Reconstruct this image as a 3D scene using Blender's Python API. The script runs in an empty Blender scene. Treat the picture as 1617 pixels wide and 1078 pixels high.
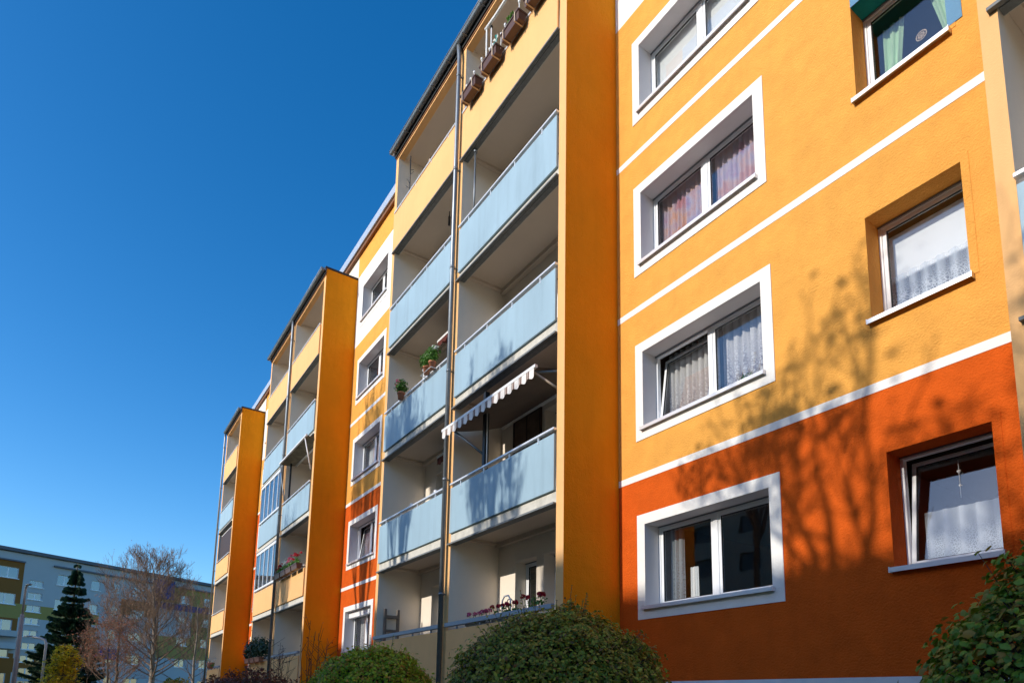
import bpy, bmesh, math, random
from mathutils import Vector, Matrix, noise
R = math.radians
sc = bpy.context.scene
col = sc.collection

# ------------------------------------------------------------------ camera
F, CX, CY = 1035.28, 808.0, 950.81
YAW, PITCH, ROLL = 0.984188, 0.149449, 0.0179005
fw = Vector((-math.sin(YAW)*math.cos(PITCH), math.cos(YAW)*math.cos(PITCH), math.sin(PITCH)))
rt = Vector((math.cos(YAW), math.sin(YAW), 0)); up = rt.cross(fw)
r2 = rt*math.cos(ROLL)+up*math.sin(ROLL); u2 = -rt*math.sin(ROLL)+up*math.cos(ROLL)
cam = bpy.data.cameras.new('camera'); co = bpy.data.objects.new('camera', cam); col.objects.link(co)
cam.sensor_width = 36; cam.lens = 36*F/1617.0
cam.shift_x = (808.5-CX)/1617.0; cam.shift_y = (CY-539)/1617.0
cam.clip_start = .05; cam.clip_end = 2000
m = Matrix((r2, u2, -fw)).transposed().to_4x4(); m.translation = Vector((0, -7.002, 1.5)); co.matrix_world = m
sc.camera = co
# ------------------------------------------------------------------ light
SUN_EL, SUN_AZ = 23.2, 183.5          # azimuth clockwise from +Y
w = bpy.data.worlds.new('World'); sc.world = w; w.use_nodes = True
nt = w.node_tree; bg = nt.nodes['Background']
sky = nt.nodes.new('ShaderNodeTexSky'); sky.sky_type = 'NISHITA'; sky.sun_disc = False
sky.sun_elevation = R(SUN_EL); sky.sun_rotation = R(SUN_AZ); sky.altitude = 300; sky.air_density = 1.0; sky.dust_density = 1.0; sky.ozone_density = 2.6
hs = nt.nodes.new('ShaderNodeHueSaturation'); hs.inputs['Saturation'].default_value = 1.32; hs.inputs['Value'].default_value = 1.0
gm = nt.nodes.new('ShaderNodeGamma'); gm.inputs[1].default_value = 1.12; nt.links.new(sky.outputs[0], gm.inputs[0]); nt.links.new(gm.outputs[0], hs.inputs['Color']); nt.links.new(hs.outputs[0], bg.inputs[0]); bg.inputs[1].default_value = 0.105
sl = bpy.data.lights.new('sun', 'SUN'); sl.energy = 2.12; sl.angle = R(.53); sl.color = (1, .93, .82)
so = bpy.data.objects.new('sun', sl); col.objects.link(so)
sd = Vector((math.sin(R(SUN_AZ))*math.cos(R(SUN_EL)), math.cos(R(SUN_AZ))*math.cos(R(SUN_EL)), math.sin(R(SUN_EL))))
so.rotation_euler = sd.to_track_quat('Z', 'Y').to_euler()
sc.view_settings.view_transform = 'Standard'; sc.view_settings.look = 'None'
sc.view_settings.exposure = 0.95; sc.view_settings.gamma = 1; sc.view_settings.use_curve_mapping = False

# ------------------------------------------------------------------ materials
def newmat(name):
    m = bpy.data.materials.new(name); m.use_nodes = True
    return m, m.node_tree, m.node_tree.nodes['Principled BSDF']
def mat(name, c, rough=.7, metal=0, var=.0, vscale=3., bump=0., bscale=60., spec=.4, stretch=(1, 1, 1), dirt=0., trans=0.):
    m, t, b = newmat(name)
    b.inputs['Base Color'].default_value = (*c, 1); b.inputs['Roughness'].default_value = rough
    b.inputs['Metallic'].default_value = metal; b.inputs['Specular IOR Level'].default_value = spec
    N = t.nodes; L = t.links
    if var or bump or dirt:
        g = N.new('ShaderNodeNewGeometry'); mp = N.new('ShaderNodeMapping'); mp.inputs['Scale'].default_value = stretch
        L.new(g.outputs['Position'], mp.inputs[0])
    if var:
        n = N.new('ShaderNodeTexNoise'); n.inputs['Scale'].default_value = vscale; n.inputs['Detail'].default_value = 6; n.inputs['Roughness'].default_value = .65
        L.new(mp.outputs[0], n.inputs['Vector'])
        r = N.new('ShaderNodeMapRange'); r.inputs['From Min'].default_value = .25; r.inputs['From Max'].default_value = .75
        r.inputs['To Min'].default_value = 1-var; r.inputs['To Max'].default_value = 1+var; L.new(n.outputs[0], r.inputs[0])
        mx = N.new('ShaderNodeVectorMath'); mx.operation = 'SCALE'; mx.inputs[0].default_value = c; L.new(r.outputs[0], mx.inputs['Scale'])
        last = mx.outputs[0]
        if dirt:   # water streaks and grime with a shape of their own
            mp2 = N.new('ShaderNodeMapping'); mp2.inputs['Scale'].default_value = (5, 5, .35); L.new(g.outputs['Position'], mp2.inputs[0])
            n2 = N.new('ShaderNodeTexNoise'); n2.inputs['Scale'].default_value = 1.3; n2.inputs['Detail'].default_value = 5; L.new(mp2.outputs[0], n2.inputs['Vector'])
            r2_ = N.new('ShaderNodeMapRange'); r2_.inputs['From Min'].default_value = .5; r2_.inputs['From Max'].default_value = .8
            r2_.inputs['To Min'].default_value = 1; r2_.inputs['To Max'].default_value = 1-dirt; L.new(n2.outputs[0], r2_.inputs[0])
            m2 = N.new('ShaderNodeVectorMath'); m2.operation = 'SCALE'; L.new(last, m2.inputs[0]); L.new(r2_.outputs[0], m2.inputs['Scale']); last = m2.outputs[0]
        L.new(last, b.inputs['Base Color'])
    if bump:
        n3 = N.new('ShaderNodeTexNoise'); n3.inputs['Scale'].default_value = bscale; n3.inputs['Detail'].default_value = 5; n3.inputs['Roughness'].default_value = .6
        L.new(g.outputs['Position'], n3.inputs['Vector'])
        n4 = N.new('ShaderNodeTexNoise'); n4.inputs['Scale'].default_value = bscale/9; n4.inputs['Detail'].default_value = 3
        L.new(g.outputs['Position'], n4.inputs['Vector'])
        ad = N.new('ShaderNodeMath'); ad.operation = 'ADD'; L.new(n3.outputs[0], ad.inputs[0]); L.new(n4.outputs[0], ad.inputs[1])
        bp = N.new('ShaderNodeBump'); bp.inputs['Strength'].default_value = bump; bp.inputs['Distance'].default_value = .02
        L.new(ad.outputs[0], bp.inputs['Height']); L.new(bp.outputs[0], b.inputs['Normal'])
    return m
ST = dict(rough=.92, spec=.15, bump=1.0, bscale=44)
M = {}
M['amber'] = mat('amber_render', (.80, .378, .078), var=.11, vscale=2.6, dirt=.05, **ST)
M['red'] = mat('red_orange_render', (.64, .104, .009), var=.13, vscale=2.6, dirt=.08, **ST)
M['deep'] = mat('deep_orange_render', (.82, .275, .006), var=.06, vscale=1.2, dirt=.06, **ST)
M['pale'] = mat('pale_orange_render', (.83, .47, .20), var=.05, vscale=1.5, dirt=.05, rough=.9, spec=.15, bump=.2, bscale=60)
M['white'] = mat('white_paint', (.82, .80, .76), var=.04, vscale=4, rough=.9, spec=.15, bump=.35, bscale=75)
M['plinth'] = mat('plinth_render', (.72, .74, .76), var=.06, vscale=3, rough=.9, spec=.15, bump=.5, bscale=75)
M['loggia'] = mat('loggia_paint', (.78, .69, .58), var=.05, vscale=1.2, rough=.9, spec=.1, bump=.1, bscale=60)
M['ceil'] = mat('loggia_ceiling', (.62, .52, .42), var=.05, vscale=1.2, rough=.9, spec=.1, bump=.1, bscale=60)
M['conc'] = mat('concrete_edge', (.60, .57, .50), var=.16, vscale=7, rough=.9, spec=.15, bump=.3, bscale=50, dirt=.2)
M['blue'] = mat('light_blue_panel', (.32, .45, .53), rough=.55, spec=.3, var=.12, vscale=1.6, stretch=(1, 1, .35), dirt=.14)
M['rail'] = mat('aluminium_rail', (.78, .79, .80), rough=.35, metal=.35)
M['railblue'] = mat('grey_blue_rail', (.25, .29, .35), rough=.5, metal=.2)
M['zinc'] = mat('weathered_zinc', (.22, .24, .26), rough=.42, metal=.6, var=.15, vscale=6)
M['dark'] = mat('dark_metal', (.035, .038, .042), rough=.5, metal=.3)
M['drip'] = mat('drip_profile', (.16, .17, .17), rough=.6, var=.3, vscale=15)
M['brownline'] = mat('rusty_flashing', (.20, .085, .035), rough=.6, metal=.2)
M['cornice'] = mat('metal_cornice', (.45, .50, .58), rough=.45, metal=.4, var=.05)
M['pvc'] = mat('white_upvc', (.84, .85, .86), rough=.35, spec=.5)
M['gasket'] = mat('dark_gasket', (.02, .02, .022), rough=.6)
M['sillm'] = mat('aluminium_sill', (.74, .75, .77), rough=.38, metal=.35)
M['sillbrown'] = mat('sill_underside', (.16, .09, .05), rough=.6)
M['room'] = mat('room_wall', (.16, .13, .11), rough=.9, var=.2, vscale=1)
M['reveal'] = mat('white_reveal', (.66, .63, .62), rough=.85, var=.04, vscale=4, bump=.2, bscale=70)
M['teal'] = mat('teal_paint', (.0, .22, .20), rough=.85, bump=.4, bscale=70)
M['skyblue'] = mat('blue_wall_paint', (.12, .27, .43), rough=.85, bump=.4, bscale=70, var=.05)
M['boxbrown'] = mat('brown_plastic', (.10, .048, .034), rough=.45, var=.1)
M['terra'] = mat('terracotta', (.50, .19, .10), rough=.8, var=.15, vscale=12)
M['black'] = mat('black_rubber', (.01, .01, .011), rough=.6)
M['wood'] = mat('grey_wood', (.20, .16, .13), rough=.8, var=.2, vscale=12)
M['woodlight'] = mat('bare_wood', (.55, .42, .30), rough=.7)
M['bark'] = mat('bark', (.11, .085, .065), rough=.9, var=.35, vscale=14, stretch=(1, 1, .3))
M['barkpale'] = mat('pale_bark', (.24, .20, .16), rough=.9, var=.4, vscale=9, stretch=(1, 1, .3))
M['twigbrown'] = mat('fine_twigs', (.19, .125, .085), rough=.9, var=.2, vscale=5)
M['twigred'] = mat('red_twig', (.10, .035, .022), rough=.8)
M['white_obj'] = mat('white_plastic', (.80, .80, .79), rough=.4)
M['soil'] = mat('potting_soil', (.03, .02, .015), rough=.95)
M['lampgrey'] = mat('galvanised_lamp', (.42, .42, .41), rough=.5, metal=.3, var=.1)
M['concpole'] = mat('concrete_pole', (.33, .29, .26), rough=.85, var=.12, vscale=5)
M['artdark'] = mat('dark_picture_frame', (.05, .025, .018), rough=.6)
M['art'] = mat('brown_fabric_print', (.16, .10, .07), rough=.8, var=.4, vscale=5)
M['roofing'] = mat('bitumen_roofing', (.06, .06, .06), rough=.9, var=.2)

def glassmat(name, tint=(1, 1, 1), base=.07, gain=1.0):
    m, t, b = newmat(name); t.nodes.remove(b); N = t.nodes; L = t.links
    out = N['Material Output']; tr = N.new('ShaderNodeBsdfTransparent'); tr.inputs[0].default_value = (*tint, 1)
    gl = N.new('ShaderNodeBsdfGlossy'); gl.inputs['Roughness'].default_value = .01
    lw = N.new('ShaderNodeLayerWeight'); lw.inputs[0].default_value = .5
    p = N.new('ShaderNodeMath'); p.operation = 'POWER'; p.inputs[1].default_value = 4; L.new(lw.outputs['Facing'], p.inputs[0])
    ma = N.new('ShaderNodeMath'); ma.operation = 'MULTIPLY_ADD'; ma.inputs[1].default_value = gain; ma.inputs[2].default_value = base; ma.use_clamp = True
    L.new(p.outputs[0], ma.inputs[0])
    nz = N.new('ShaderNodeTexNoise'); nz.inputs['Scale'].default_value = 1.7; g = N.new('ShaderNodeNewGeometry'); L.new(g.outputs['Position'], nz.inputs['Vector'])
    bp = N.new('ShaderNodeBump'); bp.inputs['Strength'].default_value = .05; bp.inputs['Distance'].default_value = .02; L.new(nz.outputs[0], bp.inputs['Height']); L.new(bp.outputs[0], gl.inputs['Normal'])
    mx = N.new('ShaderNodeMixShader'); L.new(ma.outputs[0], mx.inputs[0]); L.new(tr.outputs[0], mx.inputs[1]); L.new(gl.outputs[0], mx.inputs[2]); L.new(mx.outputs[0], out.inputs[0])
    return m
M['glass'] = glassmat('window_glass', (.95, .96, .96), .10, .9)
M['darkpane'] = mat('dull_dark_pane', (.05, .055, .06), rough=.5)
M['glassdark'] = glassmat('far_window_glass', (.35, .37, .4), .22, .9)

def lacemat(name, c, c2, scale, dens, ribs=0.):
    """see-through net: denser where the cloth gathers in a fold (attribute gather), with a motif woven in"""
    m, t, b = newmat(name); N = t.nodes; L = t.links; out = N['Material Output']
    b.inputs['Base Color'].default_value = (*c, 1); b.inputs['Roughness'].default_value = .9; b.inputs['Specular IOR Level'].default_value = .1
    at = N.new('ShaderNodeAttribute'); at.attribute_name = 'gather'
    sp = N.new('ShaderNodeSeparateXYZ'); L.new(at.outputs['Vector'], sp.inputs[0])
    g = N.new('ShaderNodeNewGeometry')
    mp = N.new('ShaderNodeMapping'); mp.inputs['Scale'].default_value = (1, .2, 1); L.new(g.outputs['Position'], mp.inputs[0])
    n = N.new('ShaderNodeTexVoronoi'); n.feature = 'DISTANCE_TO_EDGE'; n.inputs['Scale'].default_value = scale; L.new(mp.outputs[0], n.inputs['Vector'])
    r3 = N.new('ShaderNodeMapRange'); r3.inputs['From Min'].default_value = .0; r3.inputs['From Max'].default_value = .16; r3.inputs['To Min'].default_value = .95; r3.inputs['To Max'].default_value = 0
    L.new(n.outputs['Distance'], r3.inputs[0])
    # the motif sits mainly in the lower part (Y of the attribute: 1 at the hem)
    mm = N.new('ShaderNodeMath'); mm.operation = 'MULTIPLY'; L.new(r3.outputs[0], mm.inputs[0]); L.new(sp.outputs[1], mm.inputs[1])
    a = N.new('ShaderNodeMath'); a.operation = 'MULTIPLY_ADD'; a.inputs[1].default_value = .48; a.inputs[2].default_value = dens-.2; L.new(sp.outputs[0], a.inputs[0])
    a2 = N.new('ShaderNodeMath'); a2.operation = 'ADD'; a2.use_clamp = True; L.new(a.outputs[0], a2.inputs[0]); L.new(mm.outputs[0], a2.inputs[1])
    mxc = N.new('ShaderNodeMix'); mxc.data_type = 'RGBA'; mxc.inputs['A'].default_value = (*c, 1); mxc.inputs['B'].default_value = (*c2, 1)
    L.new(mm.outputs[0], mxc.inputs['Factor']); L.new(mxc.outputs['Result'], b.inputs['Base Color'])
    tr = N.new('ShaderNodeBsdfTransparent'); mx = N.new('ShaderNodeMixShader')
    tl = N.new('ShaderNodeBsdfTranslucent'); tl.inputs[0].default_value = (*c, 1)
    mt = N.new('ShaderNodeMixShader'); mt.inputs[0].default_value = .25; L.new(b.outputs[0], mt.inputs[1]); L.new(tl.outputs[0], mt.inputs[2])
    L.new(a2.outputs[0], mx.inputs[0]); L.new(tr.outputs[0], mx.inputs[1]); L.new(mt.outputs[0], mx.inputs[2]); L.new(mx.outputs[0], out.inputs[0])
    return m
M['lace'] = lacemat('white_lace', (.88, .86, .87), (.16, .12, .16), 20, .82)
M['lace2'] = lacemat('fine_net', (.84, .87, .92), (.9, .93, .97), 44, .66)
M['lace3'] = lacemat('grey_net', (.45, .50, .55), (.3, .33, .38), 30, .6)
M['lace_v'] = lacemat('bluish_lace', (.74, .80, .88), (.92, .94, .97), 34, .42)
M['cloth_white'] = mat('white_curtain_cloth', (.84, .85, .86), rough=.9, var=.03, vscale=6)
M['cloth_green'] = mat('pale_green_curtain_cloth', (.42, .62, .40), rough=.9, var=.05, vscale=6)

def pinkmat():
    m, t, b = newmat('pink_lilac_cloth'); N = t.nodes; L = t.links; b.inputs['Roughness'].default_value = .9; b.inputs['Specular IOR Level'].default_value = .1
    g = N.new('ShaderNodeNewGeometry'); mp = N.new('ShaderNodeMapping'); mp.inputs['Scale'].default_value = (2.2, 1, 2.2); L.new(g.outputs['Position'], mp.inputs[0])
    n = N.new('ShaderNodeTexNoise'); n.inputs['Scale'].default_value = 1.6; n.inputs['Detail'].default_value = 4; L.new(mp.outputs[0], n.inputs['Vector'])
    cr = N.new('ShaderNodeValToRGB'); e = cr.color_ramp.elements
    e[0].position = .35; e[0].color = (.55, .30, .26, 1); e[1].position = .68; e[1].color = (.48, .26, .34, 1)
    x = e.new(.45); x.color = (.60, .40, .36, 1); x = e.new(.53); x.color = (.50, .42, .48, 1); x = e.new(.6); x.color = (.46, .36, .46, 1)
    L.new(n.outputs[0], cr.inputs[0]); L.new(cr.outputs[0], b.inputs['Base Color'])
    return m
M['pink'] = pinkmat()

def leafmat(name, cols, trans=.35, rough=.45):
    m, t, b = newmat(name); N = t.nodes; L = t.links; out = N['Material Output']
    g = N.new('ShaderNodeNewGeometry'); cr = N.new('ShaderNodeValToRGB'); e = cr.color_ramp.elements
    e[0].position = 0; e[0].color = (*cols[0], 1); e[1].position = 1; e[1].color = (*cols[-1], 1)
    for i, c in enumerate(cols[1:-1]):
        x = e.new((i+1)/(len(cols)-1)); x.color = (*c, 1)
    L.new(g.outputs['Random Per Island'], cr.inputs[0]); L.new(cr.outputs[0], b.inputs['Base Color'])
    b.inputs['Roughness'].default_value = rough; b.inputs['Specular IOR Level'].default_value = .35
    tl = N.new('ShaderNodeBsdfTranslucent'); L.new(cr.outputs[0], tl.inputs[0])
    mx = N.new('ShaderNodeMixShader'); mx.inputs[0].default_value = trans; L.new(b.outputs[0], mx.inputs[1]); L.new(tl.outputs[0], mx.inputs[2]); L.new(mx.outputs[0], out.inputs[0])
    return m
M['leaf_hedge'] = leafmat('hedge_leaves', [(0.093, 0.135, 0.015), (0.171, 0.243, 0.02), (0.465, 0.405, 0.04), (0.124, 0.189, 0.018), (0.527, 0.324, 0.05), (0.264, 0.324, 0.03), (0.217, 0.095, 0.035), (0.139, 0.216, 0.02), (0.651, 0.54, 0.07)])
M['leaf_hedge2'] = leafmat('hedge_leaves_green', [(0.144, 0.257, 0.01), (0.259, 0.429, 0.014), (0.46, 0.558, 0.019), (0.202, 0.322, 0.011), (0.575, 0.257, 0.048), (0.345, 0.472, 0.019)])
M['leaf_big'] = leafmat('lilac_leaves', [(0.071, 0.156, 0.014), (0.117, 0.256, 0.018), (0.234, 0.341, 0.024), (0.098, 0.2, 0.017), (0.39, 0.227, 0.037), (0.156, 0.284, 0.024)], trans=.25)
M['leaf_yellow'] = leafmat('yellow_leaves', [(0.675, 0.473, 0.024), (0.9, 0.692, 0.036), (0.495, 0.437, 0.024), (0.9, 0.764, 0.06)])
M['leaf_rust'] = leafmat('rusty_leaves', [(0.39, 0.138, 0.066), (0.286, 0.103, 0.055), (0.494, 0.196, 0.088), (0.208, 0.092, 0.055)])
M['leaf_dark'] = leafmat('dark_needles', [(.016, .048, .022), (.03, .075, .032), (.022, .055, .026)], trans=.1)
M['leaf_spruce'] = M['leaf_dark']
M['leaf_red'] = leafmat('dark_red_leaves', [(0.16, 0.03, 0.016), (0.096, 0.03, 0.016), (0.08, 0.06, 0.019), (0.208, 0.053, 0.026)])
M['leaf_ger'] = leafmat('geranium_leaves', [(0.048, 0.135, 0.019), (0.08, 0.21, 0.026), (0.128, 0.285, 0.039)])
M['leaf_tree'] = leafmat('autumn_leaves', [(.16, .12, .03), (.22, .15, .03), (.10, .09, .03)])
M['fl_red'] = leafmat('red_petals', [(.50, .012, .02), (.62, .02, .05), (.40, .01, .03)])
M['fl_pink'] = leafmat('pink_petals', [(.75, .16, .25), (.65, .08, .20), (.8, .3, .35)])
M['fl_white'] = leafmat('white_petals', [(.8, .8, .76), (.75, .78, .7)])

def stripemat():
    m, t, b = newmat('striped_awning_cloth'); N = t.nodes; L = t.links; b.inputs['Roughness'].default_value = .85
    g = N.new('ShaderNodeNewGeometry'); s = N.new('ShaderNodeSeparateXYZ'); L.new(g.outputs['Position'], s.inputs[0])
    a = N.new('ShaderNodeMath'); a.operation = 'MULTIPLY'; a.inputs[1].default_value = 1/.21; L.new(s.outputs[0], a.inputs[0])
    f = N.new('ShaderNodeMath'); f.operation = 'FRACT'; L.new(a.outputs[0], f.inputs[0])
    cr = N.new('ShaderNodeValToRGB'); cr.color_ramp.interpolation = 'CONSTANT'; e = cr.color_ramp.elements
    e[0].position = 0; e[0].color = (.80, .76, .72, 1); e[1].position = .55; e[1].color = (.17, .095, .065, 1)
    x = e.new(.68); x.color = (.62, .52, .46, 1); x = e.new(.76); x.color = (.14, .075, .055, 1); x = e.new(.92); x.color = (.7, .64, .6, 1)
    L.new(f.outputs[0], cr.inputs[0]); L.new(cr.outputs[0], b.inputs['Base Color'])
    return m
M['stripe'] = stripemat()
M['awnold'] = mat('weathered_awning_cloth', (.20, .18, .13), rough=.9, var=.6, vscale=3.5)
M['awnunder'] = mat('shaded_awning_underside', (.17, .13, .105), rough=.9, var=.1, vscale=3)  # shade under the striped canopy is put into this plain dark colour
M['awnred'] = mat('dark_red_awning_cloth', (.10, .02, .012), rough=.9, var=.3, vscale=5)

# ------------------------------------------------------------------ mesh helpers
class MB:
    def __init__(s): s.v = []; s.f = []; s.mi = []; s.sm = []
    def quad(s, pts, mi=0, sm=False):
        b = len(s.v); s.v += [tuple(p) for p in pts]; s.f.append(tuple(range(b, b+len(pts)))); s.mi.append(mi); s.sm.append(sm); return s
    def box(s, x0, x1, y0, y1, z0, z1, mi=0, skip='', mis=None):
        if x0 > x1: x0, x1 = x1, x0
        if y0 > y1: y0, y1 = y1, y0
        if z0 > z1: z0, z1 = z1, z0
        b = len(s.v)
        s.v += [(x0, y0, z0), (x1, y0, z0), (x1, y1, z0), (x0, y1, z0), (x0, y0, z1), (x1, y0, z1), (x1, y1, z1), (x0, y1, z1)]
        fs = {'-z': (0, 3, 2, 1), '+z': (4, 5, 6, 7), '-y': (0, 1, 5, 4), '+x': (1, 2, 6, 5), '+y': (2, 3, 7, 6), '-x': (3, 0, 4, 7)}
        for k, q in fs.items():
            if k in skip: continue
            s.f.append(tuple(b+i for i in q)); s.mi.append((mis or {}).get(k, mi)); s.sm.append(False)
        return s
    def tube(s, pts, rad, n=6, mi=0, cap=True):
        pts = [Vector(p) for p in pts]; rad = rad if isinstance(rad, (list, tuple)) else [rad]*len(pts)
        base = len(s.v); pa = None
        for i, p in enumerate(pts):
            d = (pts[min(i+1, len(pts)-1)]-pts[max(i-1, 0)])
            if d.length < 1e-9: d = Vector((0, 0, 1))
            d.normalize()
            if pa is None: pa = d.orthogonal().normalized()
            a = (pa-d*pa.dot(d))
            if a.length < 1e-6: a = d.orthogonal()
            a.normalize(); pa = a; bb = d.cross(a)
            for k in range(n):
                t = 2*math.pi*k/n; s.v.append(tuple(p+(a*math.cos(t)+bb*math.sin(t))*rad[i]))
        for i in range(len(pts)-1):
            for k in range(n):
                a0 = base+i*n+k; a1 = base+i*n+(k+1) % n
                s.f.append((a0, a1, a1+n, a0+n)); s.mi.append(mi); s.sm.append(True)
        if cap:
            s.f.append(tuple(base+k for k in reversed(range(n)))); s.mi.append(mi); s.sm.append(False)
            e = base+(len(pts)-1)*n; s.f.append(tuple(e+k for k in range(n))); s.mi.append(mi); s.sm.append(False)
        return s
    def lathe(s, c, prof, n=12, mi=0):
        c = Vector(c); base = len(s.v)
        for (r, z) in prof:
            for k in range(n):
                t = 2*math.pi*k/n; s.v.append((c.x+r*math.cos(t), c.y+r*math.sin(t), c.z+z))
        for i in range(len(prof)-1):
            for k in range(n):
                a0 = base+i*n+k; a1 = base+i*n+(k+1) % n
                s.f.append((a0, a1, a1+n, a0+n)); s.mi.append(mi); s.sm.append(True)
        return s
    def build(s, name, mats, parent=None, bevel=0):
        me = bpy.data.meshes.new(name); me.from_pydata(s.v, [], s.f)
        mats = mats if isinstance(mats, (list, tuple)) else [mats]
        for m_ in mats: me.materials.append(M[m_] if isinstance(m_, str) else m_)
        me.polygons.foreach_set('material_index', s.mi); me.polygons.foreach_set('use_smooth', s.sm); me.update()
        o = bpy.data.objects.new(name, me); col.objects.link(o)
        if parent: o.parent = parent
        if bevel:
            b = o.modifiers.new('bevel', 'BEVEL'); b.width = bevel; b.segments = 1; b.limit_method = 'ANGLE'
        return o
def tag(o, label=None, cat=None, group=None, kind=None):
    if label: o['label'] = label
    if cat: o['category'] = cat
    if group: o['group'] = group
    if kind: o['kind'] = kind
    return o
def empty(name, label, cat, group=None):
    o = bpy.data.objects.new(name, None); col.objects.link(o); o.empty_display_size = .3
    return tag(o, label, cat, group)
def box(name, m_, parent, *a, bevel=0): return MB().box(*a).build(name, m_, parent, bevel)

def wall(name, m_, parent, x0, x1, z0, z1, holes=(), y=0.0):
    """a wall face in the plane y, openings left open"""
    hs_ = [h for h in holes if h[1] > x0 and h[0] < x1 and h[3] > z0 and h[2] < z1]
    xs = sorted({x0, x1} | {min(max(v, x0), x1) for h in hs_ for v in h[:2]})
    zs = sorted({z0, z1} | {min(max(v, z0), z1) for h in hs_ for v in h[2:]})
    b = MB()
    for i in range(len(xs)-1):
        for j in range(len(zs)-1):
            cx, cz = (xs[i]+xs[i+1])/2, (zs[j]+zs[j+1])/2
            if any(h[0] < cx < h[1] and h[2] < cz < h[3] for h in hs_): continue
            b.quad([(xs[i], y, zs[j]), (xs[i+1], y, zs[j]), (xs[i+1], y, zs[j+1]), (xs[i], y, zs[j+1])])
    return b.build(name, m_, parent)

# ------------------------------------------------------------------ ground, background lawn
g = MB(); g.quad([(-700, -700, 0), (700, -700, 0), (700, 700, 0), (-700, 700, 0)])
M['grass'] = mat('lawn', (.055, .085, .02), rough=.95, var=.35, vscale=.8, bump=.8, bscale=40)
tag(g.build('ground', 'grass'), kind='structure')
M['paving'] = mat('paving', (.22, .21, .20), rough=.9, var=.15, vscale=2, bump=.3)
tag(MB().box(-90, 40, -8.4, -5.9, -.05, .012).build('path', 'paving'), kind='structure')

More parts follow.
